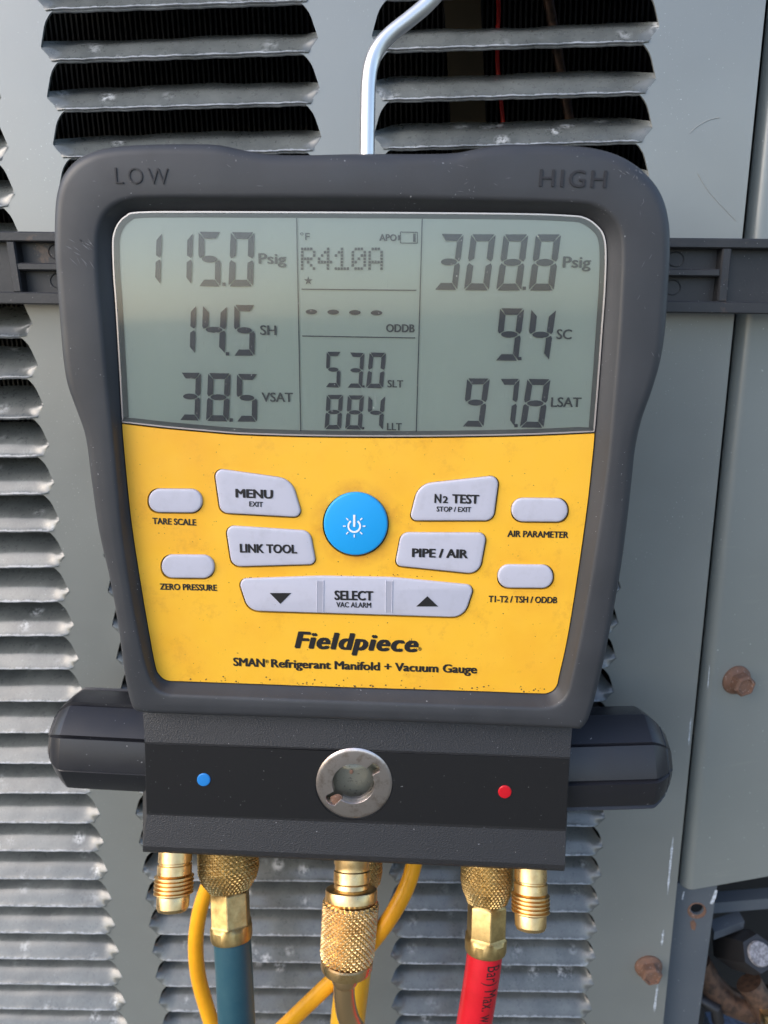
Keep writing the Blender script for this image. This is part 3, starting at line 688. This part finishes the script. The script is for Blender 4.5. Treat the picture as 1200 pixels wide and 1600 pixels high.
for b_, lb in zip(OVAL, ('blank oval button above the words TARE SCALE', 'blank oval button above the words ZERO PRESSURE', 'blank oval button above the words AIR PARAMETER', 'blank oval button above the words T1-T2 / TSH / ODDB')):
    button('oval_button', oval(b_), M_BTN, lb)
pb = button('power_button', ell(555.7, 819, 50, 49, 72), M_POWER, 'round bright blue power button', .0007, FW+.0016)
pw = FW+.0016+.0007
q = MB(); ic = []
cx, cy = 553.5, 822
def bar_px(x0, y0, x1, y1, hw, mb):
    dx, dy = x1-x0, y1-y0; L = math.hypot(dx, dy); nx_, ny_ = -dy/L*hw, dx/L*hw; flat([(x0+nx_, y0+ny_), (x1+nx_, y1+ny_), (x1-nx_, y1-ny_), (x0-nx_, y0-ny_)], pw, mb)
arc = [R_(-55+290*i/28) for i in range(29)]
flat([(cx+10.6*math.cos(a), cy+10.6*math.sin(a)) for a in arc]+[(cx+7.8*math.cos(a), cy+7.8*math.sin(a)) for a in reversed(arc)], pw, q)
bar_px(cx, cy-17.5, cx, cy+1, 1.7, q)
for a in (0, 45, 90, 135, 180, 225, 315): bar_px(cx+13.2*math.cos(R_(a)), cy+13.2*math.sin(R_(a)), cx+17.6*math.cos(R_(a)), cy+17.6*math.sin(R_(a)), .85, q)
build('power_symbol', q, M_WHITE, pb, smooth=0)
for body, xl, yl, xr, yr, cp_ in (('TARE SCALE', 238.5, 818.5, 307, 821, 9.4), ('ZERO PRESSURE', 250, 921, 339.5, 923, 9.2), ('AIR PARAMETER', 792.5, 838.5, 888, 840.5, 9.6), ('T1-T2 / TSH / ODDB', 763, 940.5, 870.5, 942.5, 9.6)):
    build('printed_label', text(body, xl, yl, xr, yr, cp_, FW+.00004, .046), M_INK, FACEP, smooth=0)
q = text('Fieldpiece', 460, 1012, 654, 1018.5, 25, FW+.00004, .055, .22, space=1.10); text('®', 653.5, 1016.5, 658.5, 1016.7, 5.5, FW+.00004, .0, mb=q); build('maker_name', q, M_INK, FACEP, smooth=0)
q = text('SMAN', 364.5, 1040, 414, 1042, 12.3, FW+.00004, .052); text('®', 415, 1036, 420, 1036.2, 5, FW+.00004, 0, mb=q); text('Refrigerant Manifold + Vacuum Gauge', 423.5, 1042.3, 745.5, 1052, 12.3, FW+.00004, .048, mb=q); build('model_line', q, M_INK, FACEP, smooth=0)

# display: reflector, surround, segments, window
LW = FW-.0022; SW = FW-.0015
up_px = [p for p in low if p[1] < divy(p[0])-1.0]
st = min(range(len(up_px)), key=lambda i: -up_px[i][1] if up_px[i][0] < 400 else 9999)
up_px = up_px[st:]+up_px[:st]
win_px = up_px+[(x, y-1.6) for x, y in reversed([tuple(p) for p in smooth_closed(DIV, 3, False)])]
w2 = [d2(x, y, FW) for x, y in win_px]
fr = MB(); fr.loft([[f2(u, v, FW-.0008) for u, v in w2], [f2(u, v, FW+.0001) for u, v in w2], [f2(u, v, FW+.0001) for u, v in inset2(w2, .00045)], [f2(u, v, FW-.0004) for u, v in inset2(w2, .0006)]])
WINF = build('window_border', fr, M_BORDER, G, smooth=30)
gi = inset2(w2, .0005); tri = tessellate_polygon([[Vector((u, v, 0)) for u, v in gi]])
gl = MB(); gl.add([f2(u, v, FW-.0001) for u, v in gi], list(tri)); build('window_pane', gl, M_GLASS, G, smooth=0)
wl = MB(); wl.loft([[f2(u, v, FW-.0002) for u, v in inset2(w2, .00055)], [f2(u, v, LW+.0003) for u, v in inset2(w2, .0017)]]); build('screen_surround', wl, M_LCDWALL, G, smooth=40)
lp = inset2(w2, .0006); tri = tessellate_polygon([[Vector((u, v, 0)) for u, v in lp]]); ls = MB(); ls.add([f2(u, v, LW) for u, v in lp], list(tri)); LCD = build('display_screen', ls, M_LCD, G, smooth=0)

SEG = {'0': 'abcdef', '1': 'bc', '3': 'abcdg', '4': 'bcfg', '5': 'acdfg', '7': 'abc', '8': 'abcdefg', '9': 'abcdfg'}
tx, ty, gp = .25, .122, .014
SH = {'a': [(.05, 1), (.95, 1), (1-tx-gp*.4, 1-ty), (tx+gp*.4, 1-ty)], 'd': [(tx+gp*.4, ty), (1-tx-gp*.4, ty), (.95, 0), (.05, 0)],
      'b': [(1, .985), (1, .565), (.94, .515), (1-tx, .565), (1-tx, 1-ty-gp*1.2)], 'c': [(1-tx, ty+gp*1.2), (1-tx, .435), (.94, .485), (1, .435), (1, .015)],
      'f': [(tx, 1-ty-gp*1.2), (tx, .565), (.06, .515), (0, .565), (0, .985)], 'e': [(0, .015), (0, .435), (.06, .485), (tx, .435), (tx, ty+gp*1.2)],
      'g': [(0.5+.35*math.cos(2*math.pi*i/18), .5+.062*math.sin(2*math.pi*i/18)) for i in range(18)]}
def digit(ch, q4, org, s, mb):
    TL, TR, BR_, BL = [Vector((org[0]+x/s, org[1]+y/s)) for x, y in q4]
    for k in SEG[ch]:
        pts = []
        for x, y in SH[k]:
            a = BL+(BR_-BL)*x; b = TL+(TR-TL)*x; p = a+(b-a)*y; pts.append((p.x, p.y))
        flat(pts, SW, mb, .00004)
def dot(x, y, org, s, mb, h=2.6):
    x = org[0]+x/s; y = org[1]+y/s; flat([(x-h, y-h), (x+h, y-h), (x+h, y+h), (x-h, y+h)], SW, mb, .00004)
def readout(digs, dots, org, s, unit=None, hd=2.6, mt=None):
    mb = MB()
    for ch_, q4 in digs: digit(ch_, q4, org, s, mb)
    for x, y in dots: dot(x, y, org, s, mb, hd)
    o = build('readout', mb, mt or M_SEG, LCD, smooth=0)
    if unit: build('unit_text', text(unit[0], unit[1], unit[2], unit[3], unit[2]+.4, unit[4], SW, .026, th=.00004), M_SEGL, LCD, smooth=0)
A3 = (160, 320); S3 = 3.5294
readout([('1', ((215,155),(328,155),(318,438),(205,438))), ('1', ((385,155),(498,155),(490,440),(378,440))), ('5', ((530,148),(655,150),(650,450),(530,448))), ('0', ((708,150),(838,152),(830,450),(695,450)))], [(670,438)], A3, S3, ('Psig', 404, 411.8, 447.5, 16))
readout([('1', ((405,552),(516,555),(509,820),(398,820))), ('4', ((555,555),(686,560),(674,820),(545,820))), ('5', ((728,552),(843,553),(838,832),(722,832)))], [(690,822)], A3, S3, ('SH', 406.5, 523, 432, 14.5))
readout([('3', ((432,925),(543,927),(535,1190),(424,1187))), ('8', ((583,928),(707,930),(695,1195),(572,1192))), ('5', ((742,932),(858,934),(851,1197),(738,1195)))], [(710,1187)], A3, S3, ('VSAT', 409, 627.5, 458, 14))
A4 = (450, 320); S4 = 4.326
readout([('5', ((262,993),(360,994),(350,1236),(252,1232))), ('3', ((415,998),(516,1002),(500,1238),(398,1236))), ('0', ((552,998),(662,1000),(642,1240),(528,1238)))], [(510,1228)], A4, S4, ('SLT', 605.3, 605, 630, 11), 1.8)
readout([('8', ((262,1285),(372,1285),(358,1517),(247,1517))), ('8', ((405,1288),(514,1288),(497,1520),(387,1517))), ('4', ((545,1290),(657,1292),(640,1522),(532,1520)))], [(508,1510)], A4, S4, ('LLT', 604.5, 672, 627.8, 11), 1.8)
A5 = (640, 320)
readout([('3', ((172,160),(298,162),(262,470),(135,467))), ('0', ((340,162),(475,163),(437,472),(300,470))), ('8', ((520,163),(655,163),(615,472),(478,472))), ('8', ((698,163),(835,163),(795,473),(657,472)))], [(632,460)], A5, S3, ('Psig', 879, 417.8, 923, 17))
readout([('9', ((500,570),(632,572),(598,860),(470,858))), ('4', ((672,575),(808,578),(768,858),(645,855)))], [(608,848)], A5, S3, ('SC', 869, 529.5, 893, 14.8))
readout([('9', ((318,957),(442,958),(407,1225),(288,1222))), ('7', ((498,960),(608,960),(578,1225),(468,1225))), ('8', ((650,960),(777,962),(738,1230),(608,1228)))], [(587,1218)], A5, S3, ('LSAT', 860.5, 635.5, 908, 14.5))
q = MB()
def ln(x0, y0, x1, y1, hw):
    dx, dy = x1-x0, y1-y0; L = math.hypot(dx, dy); a, b = -dy/L*hw, dx/L*hw; flat([(x0+a, y0+b), (x1+a, y1+b), (x1-a, y1-b), (x0-a, y0-b)], SW, q, .00004)
ln(463.4, 341, 470, 680.5, .75); ln(659.7, 342, 650.2, 681.5, .75); ln(471, 451.8, 650.6, 453.6, .8); ln(472.4, 525, 648.8, 528, .8)
build('divider_lines', q, M_SEG, LCD, smooth=0)
q = MB()
FONT = {'R': ('11110','10001','10001','11110','10100','10010','10001'), '4': ('00010','00110','01010','10010','11111','00010','00010'), '1': ('00100','01100','10100','00100','00100','00100','11111'), '0': ('01110','10001','10011','10101','11001','10001','01110'), 'A': ('01110','10001','10001','10001','11111','10001','10001')}
for ci, ch_ in enumerate('R410A'):
    x0 = 88+115*ci*.992; 
    for r_, row in enumerate(FONT[ch_]):
        for c_, b_ in enumerate(row):
            if b_ == '1':
                X = 450+(x0+8+c_*20.2-r_*.2)/S4; Y = 320+(298+r_*22.2)/S4; flat([(X-1.95, Y-2.05), (X+1.95, Y-2.05), (X+1.95, Y+2.05), (X-1.95, Y+2.05)], SW, q, .00004)
build('dot_matrix_text', q, M_SEGL, LCD, smooth=0)
q = MB(); flat([(481.7+(7 if i % 2 == 0 else 2.8)*math.sin(math.pi*i/5), 438.6-(7 if i % 2 == 0 else 2.8)*math.cos(math.pi*i/5)) for i in range(10)], SW, q, .00004); build('star_symbol', q, M_SEG, LCD, smooth=0)
q = MB()
for zx, zy in ((158, 723), (305, 725), (452, 728), (598, 730)): flat(ell(450+zx/S4, 320+zy/S4, 9, 3.9, 20), SW, q, .00004)
build('dash_readout', q, M_SEG, LCD, smooth=0)
build('unit_text', text('ODDB', 603, 518.6, 648, 519, 12, SW, .04, th=.00004), M_SEGL, LCD, smooth=0)
build('unit_text', text('°F', 469.3, 375, 484, 375.2, 11, SW, 0, th=.00004), M_SEGL, LCD, smooth=0)
build('unit_text', text('APO', 592.5, 376, 620, 376.4, 10, SW, .04, th=.00004), M_SEGL, LCD, smooth=0)
q = MB(); ln2 = ln
for a_ in ((625.7, 362.5, 652.3, 363), (625.7, 379.6, 652.3, 380), (625.7, 362.5, 625.7, 379.6), (652.3, 363, 652.3, 380)): ln(*a_, .6)
flat([(622, 367.5), (625.5, 367.5), (625.5, 375.5), (622, 375.5)], SW, q, .00004); flat([(645.5, 365), (649.5, 365), (649.5, 378), (645.5, 378)], SW, q, .00004)
build('battery_symbol', q, M_SEGL, LCD, smooth=0)

# hook
hk = MB(); hp = [(572, 330), (573.5, 250), (574.5, 180), (576, 130), (581, 98), (592, 74), (610, 54), (640, 30), (668, 6), (690, -22), (705, -70), (712, -150)]
hpts = [P(x, y, wv) for (x, y), wv in zip([tuple(p) for p in smooth_closed(hp, 8, False)], np.linspace(-.022, -.032, 8*(len(hp)-1)+1))]
hx = hpts[-1].x       # on up and over the top edge of the cabinet
hpts += [Vector(q_) for q_ in smooth_closed([(hx, hpts[-1].y+.002, 1.02), (hx, -.094, 1.055), (hx, -.080, 1.080), (hx, -.050, 1.088), (hx, -.010, 1.084), (hx, .016, 1.0745)], 6, False)]
hk.tube(hpts, 11.8*mpp(575, 150, -.024), 24)
build('hook', hk, M_ALU, G)

# manifold block
def prof_line(a, b, wv): return [P(*a, wv), P(*b, wv)]
L_ = [((224, 1104), (894, 1128), -.046), ((223, 1104), (894.5, 1128), -.0100), ((223.5, 1112), (894, 1135), -.0092), ((226, 1159), (890.5, 1183), -.0050), ((229, 1273), (884, 1299), -.0054), ((224, 1322), (882.5, 1352), -.0008), ((223, 1328.5), (882, 1358.5), -.0008), ((223.5, 1331), (881.5, 1361), -.0022)]
mbk = MB(); Lr = [P(*a, wv) for a, b, wv in L_]; Rr_ = [P(*b, wv) for a, b, wv in L_]
lowL, lowR = Lr[-1]-N*.042, Rr_[-1]-N*.042
Lr.append(lowL); Rr_.append(lowR)
mbk.loft([Lr[:4], Rr_[:4]], False); mbk.loft([Lr[4:]+Lr[:1], Rr_[4:]+Rr_[:1]], False); n = len(Lr)
holed([Lr[3], Rr_[3], Rr_[4], Lr[4]], [[P(x, y, -.0052) for x, y in ell(553, 1225, 58, 53.5, 64)]], .0150, mbk)
t_ = tessellate_polygon([[Vector((0, p.y, p.z)) for p in Lr]]); mbk.add(Lr, list(t_)); mbk.add(Rr_, list(t_))
BLK = build('manifold_block', mbk, M_BLOCK, G, smooth=20)
# smooth black inlay round a real opening for the sight glass
fc = lambda px, py: P(px, py, -.0047)
iw = -.0048
inl = [(227.2, 1163), (350, 1167), (560, 1175), (760, 1181.5), (889, 1186.5), (883.5, 1295.5), (760, 1290), (560, 1282), (350, 1275), (230, 1270)]
sgx, sgy, srx, sry = 553, 1225, 59.5, 55
il = MB(); il = holed([P(x, y, iw) for x, y in inl], [[P(x, y, iw) for x, y in ell(sgx, sgy, srx+1.5, sry+1.5, 64)]], .0004); build('front_inlay', il, M_LABEL, BLK, smooth=20)
bw = -.0042
def notched(n=160):
    out = []
    for i in range(n):
        a = 2*math.pi*i/n; r = 33.5
        for ang, ww in ((R_(-38), 10.5), (R_(142), 12)):
            d_ = math.cos(a-ang); s_ = abs(math.sin(a-ang))
            if d_ > 0:
                # slot of half width ww, reaching radius 46 with round end
                if s_*46 < ww:
                    end = 39+math.sqrt(max(0, ww*ww-(s_*40)**2)); r = max(r, min(end, ww/max(s_, 1e-3)))
        out.append((sgx-1+r*math.cos(a), sgy+r*.925*math.sin(a)))
    return out
no = notched()
sg = MB(); oo = [(sgx+srx*math.cos(2*math.pi*i/160), sgy+sry*math.sin(2*math.pi*i/160)) for i in range(160)]
o2 = [d2(x, y, bw) for x, y in oo]; i2 = [d2(x, y, bw) for x, y in no]
sg.loft([[f2(u, v, -.008) for u, v in o2], [f2(u, v, bw-.0006) for u, v in o2], [f2(u, v, bw-.00015) for u, v in inset2(o2, .0006)], [f2(u, v, bw) for u, v in inset2(o2, .0015)], [f2(u, v, bw) for u, v in i2], [f2(u, v, bw-.0003) for u, v in inset2(i2, .0002)], [f2(u, v, bw-.0030) for u, v in inset2(i2, .0002)]])
SGB = build('sight_glass', sg, M_STEEL, G, smooth=35)
bo = MB(); rings = []
for a in range(0, 91, 9): rings.append([P(sgx+49*math.cos(R_(a))*math.cos(t), sgy+45*math.cos(R_(a))*math.sin(t), -.0062-.0075*math.sin(R_(a))) for t in [2*math.pi*i/48 for i in range(48)]])
bo.loft(rings, True, False, True); build('bowl', bo, M_BOWL, SGB)
q = MB(); q.loft([[P(sgx-1+33*s*math.cos(t), sgy+31*s*math.sin(t), -.0066+.0016*(1-s*s)) for t in [2*math.pi*i/48 for i in range(48)]] for s in (1.05, .8, .5, .2)], True, False, True); build('lens', q, M_GLASS, SGB)
q = MB(); rr_ = random.Random(3)
c_ = (526, 1249)
q.loft([[P(c_[0]+(10*s+rr_.uniform(-1.5, 1.5))*math.cos(t), c_[1]+(8*s+rr_.uniform(-1, 1))*math.sin(t), -.0052+.0008*(1-s)) for t in [2*math.pi*i/18 for i in range(18)]] for s in (1, .7, .35)], True, False, True); build('rust_lump', q, M_RUST, SGB)
q = MB(); q.loft([[P(549+3.2*s*math.cos(t), 1206+3.6*s*math.sin(t), -.0049+.0004*(1-s)) for t in [2*math.pi*i/12 for i in range(12)]] for s in (1, .5)], True, False, True); build('rust_speck', q, M_RUST, SGB)
for cx_, cy_, mt, nm in ((318, 1219, M_BLUEDOT, 'blue_dot'), (789, 1238, M_REDDOT, 'red_dot')):
    build(nm, pad(ell(cx_, cy_, 10.5, 10, 28), -.006, -.0044, .0004, .0001), mt, BLK)

# knobs
def knob(p_in, p_out, ytop, ybot, xref, wv):
    a, b = P(*p_in, wv), P(*p_out, wv); R0 = (P(xref, ytop, wv)-P(xref, ybot, wv)).length/2*.895
    lob = 9
    def fn(t, s):
        ph = ((t+.12)/(2*math.pi)*lob) % 1.0
        flat_ = math.cos(math.pi/lob)/math.cos((ph-.5)*2*math.pi/lob)       # flats between ridges
        groove = .045 if ph > .93 else 0.0
        rise = .034*(1-ph)
        return 0.965+.62*(flat_-1)+rise-groove
    pr = [(0, 1), (.02, 1), (.3, 1), (.66, 1), (.775, .995), (.795, .975), (.85, .87), (.89, .775), (.899, .745), (.902, .71), (.915, .70), (.93, .63), (.96, .53), (.985, .36), (1.0, .15)]
    mb = MB(); mb.lathe(a, b, [(t, r*R0) for t, r in pr], 180, fn); return build('knob', mb, M_KNOB, G, smooth=17)
knob((262, 1158), (86, 1149), 1078, 1228, 165, -.031)['label'] = 'fluted black knob at the left end'
knob((858, 1187.5), (1044, 1182), 1106, 1261, 975, -.031)['label'] = 'fluted black knob at the right end'

# brass ports under the block
LIFT = 3
tilt = lambda y: .026*math.tanh((y-1330)/200)      # the fittings lean out towards the front at their lower ends
def lathe_px(name, x0, y0, x1, y1, prof_, wv, mt, parent, fn=None, n=64, smooth=35, label=None):
    a, b = P(x0, y0-LIFT, wv+tilt(y0)), P(x1, y1-LIFT, wv+tilt(y1)); k = mpp((x0+x1)/2, (y0+y1)/2, wv+tilt((y0+y1)/2))
    mb = MB(); mb.lathe(a, b, [((y-y0)/(y1-y0), r*k) for y, r in prof_], n, fn); return build(name, mb, mt, parent, smooth=smooth, label=label)
def thread(ya, yb, r0, r1, k):
    out = []
    for i in range(k):
        y = ya+(yb-ya)*i/k; d = (yb-ya)/k; out += [(y, r0), (y+d*.28, r1), (y+d*.55, r1), (y+d*.82, r0)]
    return out
PW = -.018
pp = lambda y: [(y-35, 25), (y+17, 25.5), (y+18.5, 23.5), (y+21, 23.5), (y+22, 26), (y+36, 26), (y+37, 23.5)]+thread(y+38, y+69, 25.6, 29.8, 5)+[(y+69.5, 24.5), (y+71, 24.8), (y+88, 24.3), (y+93, 22), (y+94.5, 19), (y+94.5, 10), (y+90, 9)]
lathe_px('flare_port', 276, 1300, 269.5, 1427, pp(1332), PW, M_BRASS, G, smooth=18, label='brass flare port at the left, open and threaded')
lathe_px('flare_port', 829, 1330, 829, 1456, pp(1361), PW, M_BRASS, G, smooth=18, label='brass flare port at the right, open and threaded')
CW = -.016
lathe_px('center_port', 551, 1310, 549, 1396, [(1310, 27), (1352, 28), (1355, 26.5), (1362, 26.5), (1364, 28), (1381, 28), (1384, 26), (1388, 27), (1396, 27)], CW, M_BRASS, G)

def tri_w(x): x = x % 1.0; return 1-abs(2*x-1)
def knurl(k, m, depth):
    def fn(a, t):
        u = a/(2*math.pi)*k; return 1-depth*(1-min(1, 1.55*min(tri_w(u+t*m), tri_w(u-t*m))))
    return fn
def knurl_px(name, x0, y0, x1, y1, prof_, wv, mt, parent, k=30, m=6, depth=.055, seg=110):
    ys = [p[0] for p in prof_]; rs = [p[1] for p in prof_]
    pr = [(y, float(np.interp(y, ys, rs))) for y in np.linspace(ys[0], ys[-1], seg)]
    return lathe_px(name, x0, y0, x1, y1, pr, wv, mt, parent, knurl(k, m, depth), 280, 20)

# center brass coupler with its bent tube
BC = thing('brass_coupler', 'knurled brass coupler with a bent bronze tube under the middle of the block', 'fitting', P(546, 1450, CW))
lathe_px('collar', 549, 1388, 548.5, 1414, [(1389, 26), (1390, 36), (1392, 39.5), (1394, 40.3), (1408, 40.3), (1410, 39), (1412, 38)], CW, M_BRASS, BC)
knurl_px('knurled_sleeve', 548.5, 1409, 542, 1502, [(1409, 41), (1414, 44.5), (1494, 42.5), (1501, 40)], CW, M_BRASS, BC, 28, 10.5, .085, 130)
lathe_px('collar', 542.5, 1498, 541.5, 1519, [(1499, 38), (1501, 40.5), (1512, 40.5), (1515, 39), (1517, 33), (1518, 20)], CW, M_BRASS, BC)
lathe_px('neck', 540, 1514, 538.5, 1542, [(1514, 19), (1517, 20.8), (1534, 20.6), (1538, 19), (1540, 17)], CW, M_COPPER, BC)
q = MB(); tp = smooth_closed([(538.5, 1515), (537.5, 1540), (538.5, 1562), (543, 1586), (553, 1608), (570, 1628), (600, 1645)], 6, False); q.tube([P(x, y, CW+tilt(y)) for x, y in [tuple(p) for p in tp]], 16.5*mpp(540, 1560, CW+tilt(1560)), 28); build('bent_tube', q, M_COPPER, BC)

# hoses
def hose_end(name, label, cat, knx, kn, fer, wv, hose_pts, hose_r, mt):
    H = thing(name, label, cat, P(kn[0], kn[1], wv))
    x0, y0, x1, y1, pr = kn; knurl_px('knurled_nut', x0, y0, x1, y1, pr, wv, M_OLD, H, 36, 10, .06, 130)
    x0, y0, x1, y1, r0, rb, yb = fer
    oc = lambda a, t: (1/math.cos(((a+.10) % (math.pi/3))-math.pi/6)*.93 if .03 < t < .72 else 1)
    lathe_px('ferrule', x0, y0, x1, y1, [(y0, r0*.8), (y0+6, r0*.97), (y0+8, r0), (yb-4, r0), (yb-1, rb*.97), (yb, rb), (yb+5, rb*1.02), (y1-5, rb*1.01), (y1-1, rb*.97), (y1, rb*.85)], wv, M_OLD, H, oc, 96, 25)
    k = mpp(hose_pts[0][0], hose_pts[0][1]+50, wv+tilt(hose_pts[0][1]+50)); pts = [P(x, y, wv+tilt(y)) for x, y in [tuple(p) for p in smooth_closed(hose_pts, 8, False)]]
    q = MB(); q.tube(pts, hose_r*k, 40); o = build('rubber_tube', q, mt, H); return H, o, pts, hose_r*k
HWV = -.030
hose_end('blue_hose', 'dull blue rubber hose with knurled brass nut hanging at the left', 'hose', None, (355, 1310, 359, 1394, [(1310, 42), (1322, 46.5), (1362, 47), (1378, 42), (1388, 35), (1394, 31)]), (359, 1388, 362, 1471, 29.5, 31.5, 1446), HWV, [(362, 1455), (365, 1500), (368, 1560), (371, 1620), (374, 1680), (380, 1760)], 28.5, M_BLUEH)
RH, ro_, rpts, rrad = hose_end('red_hose', 'bright red rubber hose with black print and knurled brass nut hanging at the right', 'hose', None, (762, 1330, 761, 1415, [(1330, 38), (1342, 41.5), (1378, 42), (1395, 39), (1405, 34), (1414, 31)]), (761, 1409, 758.5, 1490, 29.5, 32, 1466), HWV, [(758.5, 1478), (755, 1510), (749, 1550), (741, 1598), (732, 1650), (720, 1720), (705, 1790)], 27.5, M_REDH)
# print along the red hose, wrapped round it
def hose_text(body, a0, size, phi0, mb):
    vs, fs = glyphs(body, .0, 0, 1.05); seg = [0.0]
    for i in range(1, len(rpts)): seg.append(seg[-1]+(rpts[i]-rpts[i-1]).length)
    import bmesh
    bm = bmesh.new(); bv = [bm.verts.new((x, y, 0)) for x, y in vs]
    for f in fs:
        try: bm.faces.new([bv[i] for i in f])
        except ValueError: pass
    bmesh.ops.triangulate(bm, faces=bm.faces)
    for _ in range(4):
        es = [e for e in bm.edges if e.calc_length() > .09]
        if not es: break
        bmesh.ops.subdivide_edges(bm, edges=es, cuts=1); bmesh.ops.triangulate(bm, faces=bm.faces)
    bm.verts.index_update(); vs = [(v.co.x, v.co.y) for v in bm.verts]; fs = [tuple(v.index for v in f.verts) for f in bm.faces]; bm.free()
    out = []
    for x, y in vs:
        s = a0+x*size*.54; i = max(1, min(len(rpts)-1, int(np.searchsorted(seg, s)))); t = (s-seg[i-1])/(seg[i]-seg[i-1]); c = rpts[i-1].lerp(rpts[i], t); ax = (rpts[i]-rpts[i-1]).normalized()
        n_ = (N-ax*N.dot(ax)).normalized(); sd_ = n_.cross(ax)
        if sd_.x < 0: sd_ = -sd_
        ph = phi0+y*size/rrad; out.append(c+(n_*math.cos(ph)+sd_*math.sin(ph))*(rrad*1.012))
    mb.add(out, list(fs))
q = MB(); seglen = (P(758, 1478, HWV)-P(757, 1493, HWV)).length
k = mpp(750, 1540, HWV)
hose_text('Bar) Max. w.p.', 13*k, 30*k, .05, q); build('printed_text', q, M_INK, RH, smooth=0)
hose_end('yellow_hose', 'thick yellow rubber hose with knurled brass nut behind the middle coupler', 'hose', None, (561, 1310, 560, 1396, [(1310, 33), (1320, 36.5), (1366, 37), (1382, 34), (1390, 28), (1396, 24)]), (560, 1390, 559, 1462, 24, 25, 1440), -.043, [(559, 1450), (557, 1480), (551, 1530), (545, 1580), (541, 1620), (536, 1700), (532, 1780)], 27, M_YELH)
YC = thing('yellow_cable', 'thin orange yellow cable hanging in a loop behind the hoses and coupler', 'cable', P(400, 1640, -.046))
cpts = [(372, 1330, -.050), (345, 1352, -.050), (325, 1385, -.049), (312, 1425, -.047), (306, 1470, -.045), (309, 1520, -.043), (321, 1568, -.041), (337, 1612, -.039), (365, 1650, -.037), (405, 1640, -.034), (440, 1608, -.031), (480, 1570, -.030), (520, 1532, -.030), (556, 1500, -.030), (592, 1458, -.031), (618, 1420, -.033), (637, 1382, -.036), (648, 1345, -.039), (654, 1310, -.041)]
cp3 = [P(*p) for p in cpts]; sm = [Vector(p) for p in smooth_closed(cp3, 8, False)]
q = MB(); q.tube(sm, [12.0*mpp(500, 1500, -.04)]*len(sm), 24); build('cable_sheath', q, M_CORD, YC)
